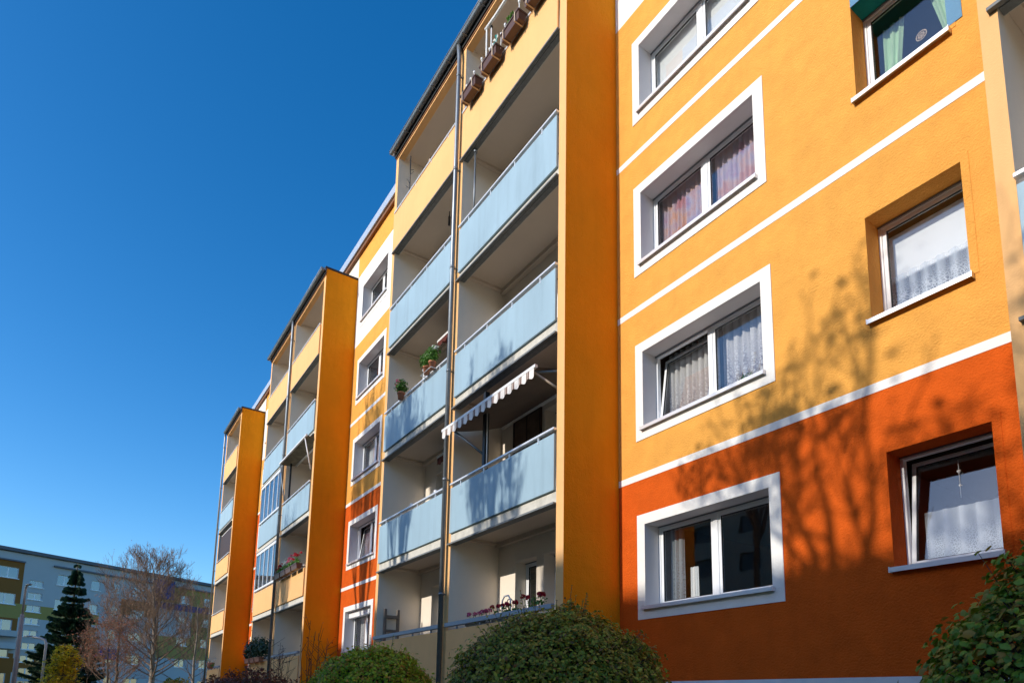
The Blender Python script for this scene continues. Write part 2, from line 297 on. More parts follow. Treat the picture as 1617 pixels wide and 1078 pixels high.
# ================================================================== apartment building
H = 2.8
B = empty('apartment_building', 'long five storey orange and amber apartment block with white banded windows and projecting balcony stacks', 'apartment building')
PER = 13.1
ROOMS = []
def window(x0, x1, z0, z1, y0=0.0, dep=.287, style='A', leaves=2, tilt=(), surround='white', sideM='reveal', mirror=False, room=True, sillproud=.065, shutter=False, boxdepth=.07, topM=None):
    """recessed window: frame mesh is the part, sashes panes sill and surround its sub-parts"""
    yb = y0+dep
    fr = .036
    f = MB()
    f.box(x0, x0+fr, yb, yb+boxdepth, z0, z1).box(x1-fr, x1, yb, yb+boxdepth, z0, z1)
    f.box(x0+fr, x1-fr, yb, yb+boxdepth, z0, z0+fr+.015).box(x0+fr, x1-fr, yb, yb+boxdepth, z1-fr, z1)
    xm = (x0+x1)/2
    if leaves == 2: f.box(xm-.04, xm+.04, yb+.002, yb+boxdepth, z0+fr+.015, z1-fr)
    W = f.build('window', 'pvc', B, bevel=.004)
    # reveals
    rv = MB()
    rv.quad([(x0, y0, z0), (x0, yb+.08, z0), (x0, yb+.08, z1), (x0, y0, z1)])
    rv.quad([(x1, yb+.08, z0), (x1, y0, z0), (x1, y0, z1), (x1, yb+.08, z1)])
    rv.quad([(x0, y0, z0), (x1, y0, z0), (x1, yb+.08, z0), (x0, yb+.08, z0)])
    rv.build('reveal', sideM, W)
    MB().quad([(x0, yb+.08, z1), (x1, yb+.08, z1), (x1, y0, z1), (x0, y0, z1)]).build('soffit', topM or sideM, W)
    # thin shutter guide under the soffit
    gd = MB().box(x0+.002, x1-.002, yb-.018, yb-.002, z1-.018, z1-.003).build('head_rail', 'zinc', W)
    # sashes
    segs = [(x0+fr, xm-.04), (xm+.04, x1-fr)] if leaves == 2 else [(x0+fr, x1-fr)]
    for i, (a, b) in enumerate(segs):
        zz0, zz1 = z0+fr+.017, z1-fr-.002; a += .002; b -= .002; s = .044
        y1, y2 = yb+.012, yb+.062
        sb = MB().box(a, a+s, y1, y2, zz0, zz1).box(b-s, b, y1, y2, zz0, zz1).box(a+s, b-s, y1, y2, zz0, zz0+s).box(a+s, b-s, y1, y2, zz1-s, zz1)
        gk = MB(); t_ = .007
        for (p, q_, r_, s_) in ((a+s, a+s+t_, zz0+s, zz1-s), (b-s-t_, b-s, zz0+s, zz1-s), (a+s+t_, b-s-t_, zz0+s, zz0+s+t_), (a+s+t_, b-s-t_, zz1-s-t_, zz1-s)):
            gk.box(p, q_, y1+.006, y1+.03, r_, s_)
        pn = MB().box(a+s+.001, b-s-.001, y1+.018, y1+.026, zz0+s+.001, zz1-s-.001)
        if i in tilt:
            for mb in (sb, gk, pn):
                out = []
                for v in mb.v:
                    c_ = math.cos(R(-8)); s_ = math.sin(R(-8)); dy, dz = v[1]-y2, v[2]-zz0
                    out.append((v[0], y2+dy*c_-dz*s_+.004, zz0+dy*s_+dz*c_))
                mb.v = out
        so_ = sb.build('sash', 'pvc', W, bevel=.003); gk.build('gasket', 'gasket', W); pn.build('pane', 'glass', W)
    # sill
    sp = sillproud
    sl_ = MB().box(x0-.025, x1+.025, y0-sp, y0-.001, z0-.012, z0+.004).box(x0-.002, x1+.002, y0-.001, yb+.01, z0+.001, z0+.006)
    sl_.box(x0-.025, x1+.025, y0-sp-.004, y0-sp+.004, z0-.045, z0+.006)
    sl_.box(x0-.031, x0-.024, y0-sp-.006, y0-.002, z0-.047, z0+.014).box(x1+.024, x1+.031, y0-sp-.006, y0-.002, z0-.047, z0+.014)
    sl_.build('sill', 'sillm', W)
    if surround == 'white':
        o = .158; zb = z0-.183; p = .012
        s_ = MB().box(x0-o, x0, y0-p, y0+.002, zb, z1+.16).box(x1, x1+o, y0-p, y0+.002, zb, z1+.16).box(x0, x1, y0-p, y0+.002, z1, z1+.16).box(x0, x1, y0-p, y0+.002, zb, z0-.013)
        s_.build('surround', 'white', W)
    elif surround:
        o = .075; p = .006
        s_ = MB().box(x0-o, x0, y0-p, y0+.002, z0, z1+o).box(x1, x1+o, y0-p, y0+.002, z0, z1+o).box(x0, x1, y0-p, y0+.002, z1, z1+o)
        s_.build('surround', surround, W)
    if shutter:
        s_ = MB().box(x0+.01, x1-.01, yb-.17, yb-.04, z1-.2, z1-.004).build('shutter_box', 'pvc', W, bevel=.01)
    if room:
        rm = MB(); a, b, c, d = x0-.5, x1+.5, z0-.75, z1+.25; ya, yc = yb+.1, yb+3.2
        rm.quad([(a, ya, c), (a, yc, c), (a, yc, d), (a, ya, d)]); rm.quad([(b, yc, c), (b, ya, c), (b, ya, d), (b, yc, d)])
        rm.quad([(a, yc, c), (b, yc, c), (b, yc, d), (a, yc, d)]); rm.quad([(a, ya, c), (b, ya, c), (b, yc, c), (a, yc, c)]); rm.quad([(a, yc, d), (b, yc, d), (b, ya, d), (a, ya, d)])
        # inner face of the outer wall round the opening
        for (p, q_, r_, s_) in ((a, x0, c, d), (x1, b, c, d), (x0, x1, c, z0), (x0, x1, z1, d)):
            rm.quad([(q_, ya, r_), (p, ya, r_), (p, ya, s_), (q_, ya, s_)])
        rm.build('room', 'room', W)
    return W

# window columns ---------------------------------------------------
AX = (-6.924, -4.785); BX = (-3.413, -2.444)
AZ = (2.924, 4.190); BZ = (2.933, 4.196)
secs = []
holesS1 = []; holesS2 = []; holesS3 = []
for k in range(5):
    dz = H*k; bx = BX if k else (BX[0]+.055, BX[1]+.055)
    holesS1 += [(AX[0], AX[1], AZ[0]+dz, AZ[1]+dz), (bx[0], bx[1], BZ[0]+dz, BZ[1]+dz)]
    holesS2 += [(AX[0]-PER+.02, AX[1]-PER+.02, AZ[0]+dz, AZ[1]+dz)]
    holesS3 += [(AX[0]-2*PER, AX[1]-2*PER, AZ[0]+dz, AZ[1]+dz)]
def facade(x0, x1, holes, redtop, whx, kred):
    wall('facade_wall', 'red', B, x0, x1, 1.82, redtop, holes)
    wall('facade_wall', 'amber', B, x0, x1, redtop, 13.36, holes)
    wall('facade_wall', 'white', B, x0, whx, 13.36, 16.0, holes)
    if whx < x1: wall('facade_wall', 'amber', B, whx, x1, 13.36, 16.0, holes)
    wall('facade_wall', 'amber', B, x0, x1, 16.0, 16.82, holes)
    pl = MB().box(x0, x1, -.004, .3, -.2, 1.82).build('plinth', 'plinth', B)
    for k in range(3):
        MB().box(x0+.003, x1-.003, -.005, .003, 4.904+H*k, 5.009+H*k).build('painted_band', 'white', B)
facade(-7.49, -1.69, holesS1, 4.95, -4.55, 1)
facade(-20.59, -14.70, holesS2, 7.75, -14.9, 2)
facade(-33.69, -27.90, holesS3, 10.55, -28, 3)
for k in range(5):
    dz = H*k; wm = 'red' if k == 0 else 'amber'
    window(AX[0], AX[1], AZ[0]+dz, AZ[1]+dz, tilt=(0,) if k == 1 else ())
    bx = BX if k else (BX[0]+.055, BX[1]+.055)
    window(bx[0], bx[1], BZ[0]+dz, BZ[1]+dz, dep=.273, leaves=1, tilt=(0,) if k == 0 else (), surround=wm, sideM=wm, topM='teal' if k == 2 else None)
    window(AX[0]-PER+.02, AX[1]-PER+.02, AZ[0]+dz, AZ[1]+dz, tilt=(0,) if k == 1 else (), shutter=(k == 0))
    window(AX[0]-2*PER, AX[1]-2*PER, AZ[0]+dz, AZ[1]+dz)
# teal and blue paint round the kitchen window on the fourth floor
zt = BZ[1]+2*H
tp = MB().box(BX[1]+.001, BX[1]+.14, -.009, .002, BZ[0]+2*H+.05, zt+.25).box(BX[0]-.0, BX[1], -.009, .002, zt, zt+.25)
tp.build('painted_surround', 'skyblue', B)

# balcony stacks ---------------------------------------------------
def stack(XR, cols, styles, left_fin=True, XL=None):
    """cols: list of (x0,x1) from right to left"""
    top = 15.95
    xr0 = XR-.185
    if 'R' in cols:
        MB().box(xr0, XR, -1.12, -.0, -.1, top, mis={'+x': 1, '-x': 2, '+y': 2}).build('fin_wall', ['pale', 'deep', 'loggia'], B)
    c = cols
    xa, xb = XR-3.76, XR-3.545     # middle fin
    spans = {}
    if 'R' in c: spans['R'] = (xb, xr0)
    if 'L' in c: spans['L'] = (XR-7.13, xa)
    if 'L' in c or True:
        MB().box(xa, xb, -1.12, 0, -.1, top, mis={'+x': 1, '-x': 1 if 'L' in c else 2, '+y': 1}).build('fin_wall', ['pale', 'loggia', 'deep'], B)
    if 'L' in c:
        MB().box(XR-7.28, XR-7.13, -1.12, 0, -.1, top, mis={'+x': 1, '-x': 2, '+y': 1}).build('fin_wall', ['pale', 'loggia', 'deep'], B)
    x_left = XR-7.28 if 'L' in c else xa
    # back wall with doors and windows
    holes = []
    for cc, (x0, x1) in spans.items():
        for k in range(5):
            s0 = 1.7+H*k
            if cc == 'R' or True:
                holes.append((x0+.61, x0+1.31, s0+.27, s0+2.49)); holes.append((x0+1.54, x0+2.85, s0+1.22, s0+2.49))
    wall('loggia_wall', 'loggia', B, x_left, XR, -.1, 16.82, holes, y=.0)
    for cc, (x0, x1) in spans.items():
        for k in range(5):
            s0 = 1.7+H*k
            window(x0+.61, x0+1.31, s0+.27, s0+2.49, leaves=1, surround=None, sideM='loggia', sillproud=.01, dep=.25)
            window(x0+1.54, x0+2.85, s0+1.22, s0+2.49, leaves=2, surround=None, sideM='loggia', sillproud=.02, dep=.25)
            st = styles.get((cc, k+1), 'blue' if 1 < k+1 < 5 else 'orange')
            balcony(x0, x1, s0, k+1, st)
        # roof ceiling of the topmost one
    # roof
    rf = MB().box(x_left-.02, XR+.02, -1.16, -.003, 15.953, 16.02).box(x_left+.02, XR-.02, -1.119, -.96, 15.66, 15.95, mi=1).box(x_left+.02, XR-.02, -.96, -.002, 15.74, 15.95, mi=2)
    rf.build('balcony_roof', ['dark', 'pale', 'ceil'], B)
    bd = MB().box(x_left-.03, XR+.03, -1.165, -1.122, 15.75, 15.952).build('fascia_board', 'dark', B)
    MB().box(x_left, XR, -1.135, -1.122, 15.70, 15.75).build('flashing', 'brownline', B)
    gt = MB(); n = 8; prev = None
    pts = [(-1.235+.075*math.cos(a), 15.90+.075*math.sin(a)) for a in [math.pi+math.pi*i/n for i in range(n+1)]]
    for i in range(n):
        (ya, za), (yb, zb) = pts[i], pts[i+1]
        gt.quad([(x_left-.06, ya, za), (x_left-.06, yb, zb), (XR+.06, yb, zb), (XR+.06, ya, za)], sm=True)
        gt.quad([(x_left-.06, ya*1.0+.003*(1 if ya < -1.235 else -1), za+.004), (XR+.06, ya+.003*(1 if ya < -1.235 else -1), za+.004), (XR+.06, yb+.003, zb+.004), (x_left-.06, yb+.003, zb+.004)], sm=True)
    gt.tube([(x_left-.06, -1.312, 15.905), (XR+.06, -1.312, 15.905)], .012, 6)
    gt.box(x_left-.064, x_left-.058, -1.31, -1.16, 15.83, 15.905).box(XR+.058, XR+.064, -1.31, -1.16, 15.83, 15.905)
    for i in range(int((XR-x_left)/.75)+1):
        xx = x_left+.1+i*.75; gt.box(xx, xx+.025, -1.316, -1.165, 15.815, 15.825)
    gt.build('gutter', 'zinc', B)
    return spans
def balcony(x0, x1, s0, k, st):
    """s0: underside level of the floor slab"""
    f = MB()
    f.box(x0+.001, x1-.001, -1.119, -.98, s0, s0+.26)
    S = f.build('balcony', 'conc', B)
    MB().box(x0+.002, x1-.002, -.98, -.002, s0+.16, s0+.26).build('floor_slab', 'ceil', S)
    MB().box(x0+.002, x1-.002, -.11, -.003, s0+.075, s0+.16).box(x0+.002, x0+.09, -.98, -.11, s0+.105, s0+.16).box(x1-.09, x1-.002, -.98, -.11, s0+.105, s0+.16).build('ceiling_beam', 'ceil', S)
    if k > 1:
        MB().box(x0-.06, x1+.0, -1.175, -1.121, s0-.022, s0+.008).box(x0+.004, x1-.004, -1.10, -1.0, s0-.012, s0-.001).build('drip_profile', 'drip', S)
    # parapet
    edge = {1: .0, 2: .2, 3: .2, 4: .14, 5: .02}[k]
    if st.startswith('orange') and 1 < k < 5: edge = .2
    top = s0+1.11 if k < 5 else s0+1.07
    pm = 'pale' if st.startswith('orange') else 'blue'
    if k == 1: edge = -.35
    MB().box(x0+.012, x1-.012, -1.165, -1.125, s0+edge, top).build('parapet', pm, S, bevel=.004)
    rz = s0+1.19 if k < 5 else s0+1.105
    if k == 1:
        MB().box(x0+.0, x1-.0, -1.20, -1.13, s0+1.17, s0+1.25).build('handrail', 'railblue', S, bevel=.006)
    else:
        MB().box(x0+.0, x1-.0, -1.185, -1.115, rz-.022, rz+.018).build('handrail', 'rail', S, bevel=.006)
    nb = 4
    for i in range(nb):
        xx = x0+(i+.5)*(x1-x0)/nb
        MB().box(xx-.012, xx+.012, -1.172, -1.14, top-.05 if k > 1 else top+.0, (rz-.02) if k > 1 else s0+1.168).build('bracket', 'rail' if k > 1 else 'railblue', S)
    if st.endswith('glazed'):
        z0, z1 = rz+.02, s0+H-.03
        fm = MB(); n = 5; wd = (x1-x0)/n
        fm.box(x0, x1, -1.17, -1.12, z0, z0+.05).box(x0, x1, -1.17, -1.12, z1-.10, z1)
        for i in range(n+1):
            xx = x0+i*wd; fm.box(max(x0, xx-.025), min(x1, xx+.025), -1.168, -1.122, z0+.05, z1-.1)
        fm.build('glazing_frame', 'pvc', S)
        for i in range(n):
            MB().box(x0+i*wd+.025, x0+(i+1)*wd-.025, -1.149, -1.142, z0+.05, z1-.1).build('glazing_pane', 'glass', S)
    return S

X1 = -7.49
stack(X1, ['R', 'L'], {})
stack(X1-PER, ['R', 'L'], {('R', 2): 'orange', ('L', 2): 'orange_glazed', ('L', 3): 'blue_glazed'})
stack(X1-2*PER-.1, ['R'], {('R', 3): 'orange', ('R', 2): 'orange'})
# nearest stack at the right margin: only its left column shows
def right_stack():
    xf = -1.825; x0 = -1.69; x1 = 2.0
    MB().box(xf, x0, -1.12, 0, -.1, 15.95, mis={'+x': 1, '-x': 2, '+y': 1}).build('fin_wall', ['pale', 'loggia', 'deep'], B)
    MB().box(x1, x1+.2, -1.12, 0, -.1, 15.95).build('fin_wall', ['pale'], B)
    holes = [(x0+1.54, x0+2.85, 1.7+H*k+1.22, 1.7+H*k+2.49) for k in range(5)]
    wall('loggia_wall', 'loggia', B, x0, x1+.2, -.1, 16.82, holes)
    for k in range(5):
        balcony(x0, x1, 1.7+H*k, k+1, 'blue' if 1 < k+1 < 5 else 'orange')
        window(x0+1.54, x0+2.85, 1.7+H*k+1.22, 1.7+H*k+2.49, leaves=2, surround=None, sideM='loggia', sillproud=.02, dep=.25)
right_stack()

# downpipes
def downpipe(x, y, z0=0, z1=15.85, r=.05):
    p = MB().tube([(x, y, z0), (x, y, z1-.35), (x-.02, y, z1-.2), (x-.05, y+.0, z1)], r, 10)
    for i in range(7):
        z = z0+1.2+i*2.3
        p.tube([(x, y, z), (x, y, z+.05)], r+.008, 10)
        p.box(x-.012, x+.012, y+r, -1.118, z+.01, z+.04)
    return p.build('downpipe', 'zinc', B)
downpipe(-11.17, -1.215); downpipe(-11.17-PER+.03, -1.215); downpipe(-37.62, -1.215, r=.045)

# main roof, cornice, gable ends, rear
XE = -37.66
MB().box(XE-.05, 6.5, -.10, 12, 16.82, 16.95, mi=1).box(XE-.1, 6.5, -.16, -.02, 16.95, 17.24).box(XE-.1, 6.5, -.02, 12.1, 16.95, 17.1, mi=2).build('roof', ['cornice', 'brownline', 'roofing'], B)
MB().box(XE, XE+.02, 0.01, 11.9, -.1, 16.81).build('gable_wall', 'amber', B)
MB().box(6.3, 6.32, 0.01, 11.9, -.1, 16.81).build('gable_wall', 'amber', B)
MB().box(XE, 6.3, 11.9, 12, -.1, 16.81).build('rear_wall', 'amber', B)
wall('facade_wall', 'amber', B, 2.2, 6.3, 0, 16.82)

# ================================================================== curtains and things in the windows
rnd = random.Random(5)
def curtain(name, m_, x0, x1, z0, z1, y, folds, label, cat='curtain', amp=.04, group=None, scallop=0., taper=0., seed=0, top_scallop=0.):
    r = random.Random(seed); nx = max(24, int(folds*8)); nz = 10; b = MB(); ph = r.random()*6
    ph2 = [r.uniform(-.4, .4) for _ in range(9)]
    gat = []
    for j in range(nz+1):
        for i in range(nx+1):
            u = i/nx; t = j/nz
            w0 = math.sin(2*math.pi*folds*u+ph+.9*math.sin(5*u+seed))
            w1 = math.sin(2*math.pi*folds*2.3*u)
            a = amp*w0*(.55+.45*t)+.3*amp*w1
            zb = z0+(scallop*abs(math.sin(math.pi*folds*u*.5)) if scallop else 0)+.012*math.sin(17*u+seed)
            ztp = z1-(top_scallop*abs(math.sin(math.pi*folds*u)))
            xx = x0+(x1-x0)*u
            if taper: xx = x0+(x1-x0)*u*(1-taper*t)
            b.v.append((xx, y+a, ztp+(zb-ztp)*t)); gat.append((max(0, min(1, .5-.5*w0-.12*w1)), max(0, min(1, (t-.25)*1.7)), 0))
    for j in range(nz):
        for i in range(nx):
            p = j*(nx+1)+i; b.f.append((p, p+nx+1, p+nx+2, p+1)); b.mi.append(0); b.sm.append(True)
    o = b.build(name, m_); at = o.data.attributes.new('gather', 'FLOAT_VECTOR', 'POINT')
    at.data.foreach_set('vector', [c for v in gat for c in v])
    tag(o, label, cat, group); return o
ya = .287+.12; yb_ = .273+.12
def win_a(k): return AX[0], AX[1], AZ[0]+H*(k-1), AZ[1]+H*(k-1)
x0, x1, z0, z1 = win_a(2); xm = (x0+x1)/2
curtain('lace_curtain', 'lace', x0+.03, xm-.04, z0+.02, z1+.06, ya+.14, 9, 'white lace curtain with purple tinged hem behind the tilted sash of the second floor window', scallop=.05, seed=1, group='lace curtains in the second floor window')
curtain('lace_curtain', 'lace', xm+.05, x1-.0, z0+.24, z1+.06, ya+.11, 8, 'white lace curtain with raised scalloped hem above a leafy pot plant', scallop=.09, seed=2, group='lace curtains in the second floor window')
x0, x1, z0, z1 = win_a(3); xm = (x0+x1)/2
curtain('pleated_curtain', 'pink', x0+.03, xm-.05, z0, z1+.06, ya+.05, 10, 'salmon pink pleated curtain in the left half of the third floor window', seed=3, amp=.035, group='pink curtains in the third floor window')
curtain('pleated_curtain', 'pink', xm+.05, x1, z0, z1+.06, ya+.05, 10, 'lilac pink pleated curtain in the right half of the third floor window', seed=4, amp=.035, group='pink curtains in the third floor window')
x0, x1, z0, z1 = win_a(4); xm = (x0+x1)/2
def blind(x0, x1, z0, z1, y, label):
    o = MB().box(x0, x1, y, y+.004, z0, z1).box(x0, x1, y-.012, y+.016, z0-.02, z0).build('roller_blind', 'cloth_white'); tag(o, label, 'blind'); return o
blind(x0+.02, xm-.03, z0+.04, z1+.04, ya, 'plain white roller blind pulled down in the left half of the fourth floor window')
blind(xm+.03, x1-.02, z0+.04, z1+.04, ya+.02, 'white roller blind in the right half of the fourth floor window')
# B column
x0, x1, z0, z1 = BX[0], BX[1], BZ[0], BZ[1]
curtain('cafe_curtain', 'lace2', x0+.10+.055, x1+.05, z0+.06, z0+.66, yb_+.12, 5, 'white patterned net cafe curtain in the lowest kitchen window', amp=.02, seed=5)
blind(x0+.03, x1-.03, z0+H+.62, z1+H-.08, yb_+.05, 'white roller blind half drawn over the lace in the second floor kitchen window')
curtain('lace_valance', 'lace_v', x0+.03, x1, z0+H+.14, z0+H+.64, yb_+.0, 7, 'bluish white lace valance with wavy hem below a roller blind', amp=.022, scallop=.07, seed=6)
curtain('side_curtain', 'cloth_green', x0+.10, x0+.36, z0+2*H+.1, z1+2*H-.1, yb_+.12, 3, 'pale green curtain gathered at the left of the third floor kitchen window', amp=.03, taper=.5, seed=7, group='pale green kitchen curtains')
curtain('side_curtain', 'cloth_green', x1+.02, x1-.34, z0+2*H+.1, z1+2*H-.1, yb_+.12, 3, 'pale green curtain gathered at the right of the third floor kitchen window', amp=.03, taper=.6, seed=8, group='pale green kitchen curtains')
curtain('cafe_valance', 'lace3', x0+.06, x1, z0+2*H+.03, z0+2*H+.28, yb_+.01, 8, 'short grey net cafe curtain along the bottom of the third floor kitchen window', amp=.018, top_scallop=.03, seed=9)
# room back wall of deep blue behind it is the sky mirrored; a round straw ornament hangs there
o = MB(); 
for r_ in (.055, .03):
    o.tube([(-2.85+r_*math.cos(t*math.pi/8), yb_+.02, z0+2*H+.62+r_*math.sin(t*math.pi/8)) for t in range(17)], .007, 6)
for t in range(8): o.tube([(-2.85, yb_+.02, z0+2*H+.62), (-2.85+.055*math.cos(t*math.pi/4), yb_+.02, z0+2*H+.62+.055*math.sin(t*math.pi/4))], .004, 4)
tag(o.build('straw_star', 'woodlight'), 'small round straw ornament hanging in the third floor kitchen window', 'ornament')
# white window pendant in the lowest kitchen window
o = MB().tube([(-2.86, yb_+.03, z0+1.12), (-2.86, yb_+.03, z0+.72)], .0025, 4)
for zz, rr in ((1.0, .022), (.85, .014)):
    o.lathe((-2.86, yb_+.03, z0+zz), [(0, rr), (rr*.7, rr*.5), (rr, 0), (rr*.5, -rr*.7), (0, -rr*1.6)], 8)
tag(o.build('window_pendant', 'white_obj'), 'white heart and bead pendant hanging above the net curtain of the lowest kitchen window', 'ornament')
# curtain in the lowest big window (left)
x0, x1, z0, z1 = win_a(1)
curtain('side_curtain', 'lace3', x0+.05, x0+.33, z0, z1+.05, ya+.08, 3, 'grey net curtain drawn to the left side of the ground floor window', seed=11, amp=.03)
curtain('side_curtain', 'cloth_white', x0+.33, x0+.48, z0, z0+.62, ya+.2, 2, 'narrow white curtain end hanging low inside the ground floor window', seed=12, amp=.02)
# second section
for k, mm, lab in ((1, 'lace', 'white lace curtains in the shuttered ground floor window of the middle section'), (2, 'pink', 'dull pink curtains behind the tilted window of the middle section'), (3, 'cloth_white', 'plain pale curtains in the third floor window of the middle section')):
    x0, x1, z0, z1 = win_a(k); x0 -= PER-.02; x1 -= PER-.02
    curtain('net_curtain', mm, x0+.1, x1-.1, z0+.02, z1+.05, ya+.1, 14, lab, seed=20+k)

# ---------------------------------------------------------------- plants in pots
def leafblob(name, m_, c, rx, ry, rz, n, size, seed, parent=None, shell=.55, zmin=-9, up_=.3):
    r = random.Random(seed); b = MB(); c = Vector(c)
    for i in range(n):
        while True:
            d = Vector((r.uniform(-1, 1), r.uniform(-1, 1), r.uniform(-1, 1)))
            if .05 < d.length <= 1: break
        rad = shell+(1-shell)*r.random(); d.normalize()
        p = Vector((c.x+d.x*rx*rad, c.y+d.y*ry*rad, c.z+d.z*rz*rad))
        if p.z < zmin: continue
        leaf(b, p, d, size*r.uniform(.6, 1.25), r, up_)
    return b.build(name, m_, parent)
def leaf(b, p, d, s, r, up_=.3, asp=.62):
    nrm = (d+Vector((r.uniform(-1, 1), r.uniform(-1, 1), r.uniform(-1, 1)))*.8+Vector((0, 0, up_))).normalized()
    t = nrm.orthogonal().normalized(); a = r.random()*6.283
    t = (t*math.cos(a)+nrm.cross(t)*math.sin(a)); u = nrm.cross(t)
    w_ = s*asp*.5; k = nrm*s*.14; base = len(b.v)
    for q_ in (p-t*s*.5, p-t*s*.12+u*w_-k*.2, p+t*s*.28+u*w_*.7-k*.4, p+t*s*.5-k*1.6, p+t*s*.28-u*w_*.7-k*.4, p-t*s*.12-u*w_-k*.2, p-t*s*.05+k*.5, p+t*s*.25+k*.1):
        b.v.append(tuple(q_))
    for f_ in ((0, 6, 1), (1, 6, 7, 2), (2, 7, 3), (3, 7, 4), (4, 7, 6, 5), (5, 6, 0)):
        b.f.append(tuple(base+i for i in f_)); b.mi.append(0); b.sm.append(True)
def flowers(m_, pts, rad, seed, parent):
    r = random.Random(seed); b = MB()
    for p in pts:
        p = Vector(p)
        for i in range(14):
            d = Vector((r.uniform(-1, 1), r.uniform(-1, 1), r.uniform(-.3, 1))).normalized()
            leaf(b, p+d*rad*.7, d, rad*.9, r, asp=.9)
    return b.build('blossom', m_, parent)
def stems(base, tips, m_, parent, rad=.004):
    b = MB()
    for t in tips:
        mid = (Vector(base)+Vector(t))/2+Vector((rnd.uniform(-.03, .03), 0, .02)); b.tube([base, mid, t], rad, 4)
    return b.build('stem', m_, parent)
def pot(c, r0, h, label, mleaf, fm, fpts, n=160, size=.055, cat='potted plant', group=None, lr=(.15, .13, .14), seed=0, potm='terra', lean=(0, 0)):
    P = empty('potted_geranium', label, cat, group); P.location = c
    MB().lathe((0, 0, 0), [(0, 0), (r0*.72, 0), (r0*.95, h*.8), (r0*.97, h*.8), (r0*1.08, h*.82), (r0*1.08, h), (r0*.9, h), (r0*.88, h*.85), (0, h*.85)], 14).build('pot', potm, P)
    leafblob('foliage', mleaf, (lean[0], lean[1], h+lr[2]*.8), *lr, n, size, seed, P, shell=.3)
    if fpts:
        stems((0, 0, h*.8), fpts, 'leaf_ger', P); flowers(fm, fpts, .07, seed+1, P)
    return P
# left column, third balcony from below: geranium pots on the rail
zr = 1.7+2*H+1.21
def clamp_ring(c, r):
    return MB().tube([(r*math.cos(t*math.pi/8), r*math.sin(t*math.pi/8), 0) for t in range(17)], .006, 5)
pot((-13.50, -1.24, zr-.10), .085, .17, 'pink flowering geranium in a terracotta pot hooked on the left of the blue railing', 'leaf_ger', 'fl_pink', [(-.12, .02, .36), (-.03, -.02, .42), (-.16, 0, .34), (-.20, 0, .42), (-.07, -.05, .47)], n=420, seed=31, lr=(.22, .17, .18), size=.055)
P = empty('planter_bracket', 'wire holder carrying two terracotta pots on the blue railing beside the downpipe', 'planter'); P.location = (-12.05, -1.24, zr-.05)
MB().tube([(-.25, -.08, 0), (.25, -.08, 0), (.25, .08, 0), (-.25, .08, 0), (-.25, -.08, 0)], .008, 5).build('ring', 'rail', P)
pot((-12.17, -1.24, zr-.04), .08, .17, 'white flowering geranium in the left terracotta pot of the wire holder', 'leaf_ger', 'fl_white', [(-.08, 0, .40), (.02, .03, .46)], n=420, seed=35, lr=(.21, .17, .19), size=.055)
pot((-11.90, -1.24, zr-.04), .08, .17, 'white geranium with bushy leaves in the right terracotta pot of the wire holder', 'leaf_ger', 'fl_white', [(.06, 0, .46), (.19, 0, .40)], n=420, seed=37, lr=(.22, .17, .20), size=.055)
hd = leafblob('hanging_flowers', 'fl_red', (-12.33, -1.2, zr+.18), .05, .05, .17, 60, .035, 38); tag(hd, 'small red flower string hanging left of the white geraniums', 'flowers')
# white figurine reaching over the rail
fg = MB().tube([(-12.50, -1.12, zr-.12), (-12.49, -1.13, zr+.04), (-12.42, -1.15, zr+.12), (-12.30, -1.17, zr+.14)], [.03, .045, .04, .015], 8)
fg.lathe((-12.46, -1.15, zr+.20), [(0, -.05), (.035, -.035), (.05, 0), (.035, .035), (0, .05)], 8); tag(fg.build('figurine', 'white_obj'), 'small white climbing figurine on the blue railing left of the white geraniums', 'figurine')

# flower boxes on the topmost right balcony
def flower_box(c, L, label, group, m_='boxbrown', clips=True):
    P = empty('flower_box', label, 'flower box', group); P.location = c
    b = MB(); h = .17; wt, wb = .09, .07
    def ring(z, w_, l_): return [(-l_, -w_, z), (l_, -w_, z), (l_, w_, z), (-l_, w_, z)]
    R0, R1 = ring(0, wb, L/2-.02), ring(h, wt, L/2)
    for i in range(4):
        j = (i+1) % 4; b.quad([R0[i], R0[j], R1[j], R1[i]])
    b.quad(list(reversed(R0)))
    b.box(-L/2-.01, L/2+.01, -wt-.012, -wt+.004, h-.025, h+.006).box(-L/2-.01, L/2+.01, wt-.004, wt+.012, h-.025, h+.006).box(-L/2-.01, -L/2+.006, -wt, wt, h-.025, h+.006).box(L/2-.006, L/2+.01, -wt, wt, h-.025, h+.006)
    b.build('trough', m_, P)
    MB().box(-L/2+.01, L/2-.01, -wt+.01, wt-.01, h-.03, h-.022).build('soil', 'soil', P)
    if clips:
        for xx in (-L*.33, L*.33):
            MB().box(xx-.012, xx+.012, -wt-.02, -wt-.013, -.02, h+.01).box(xx-.012, xx+.012, -wt-.02, wt+.04, h+.008, h+.014).box(xx-.012, xx+.012, -wt-.02, wt, -.022, -.014).build('clip', 'woodlight', P)
    return P
zt5 = 12.9+1.10
GB = 'brown flower boxes clipped to the topmost right balcony'
labs = ['brown flower box at the left end of the topmost balcony beside the downpipe', 'second brown flower box from the downpipe with a blue green pinwheel above it', 'third brown flower box from the downpipe holding a small green shrub', 'brown flower box at the top edge furthest from the downpipe with an ochre spot']
for i, xx in enumerate((-10.43, -9.65, -8.87, -8.10)):
    flower_box((xx, -1.30, zt5-.14), .60, labs[i], GB)
def solar_stake(x, y, z, h, label, lean=0):
    o = MB().tube([(x, y, z), (x+lean, y, z+h)], .009, 6); o.lathe((x+lean, y, z+h), [(.0, -.02), (.022, -.01), (.026, .03), (.018, .045), (0, .05)], 8)
    tag(o.build('stake_light', 'white_obj'), label, 'garden stake', 'silver stake lights in the brown flower boxes')
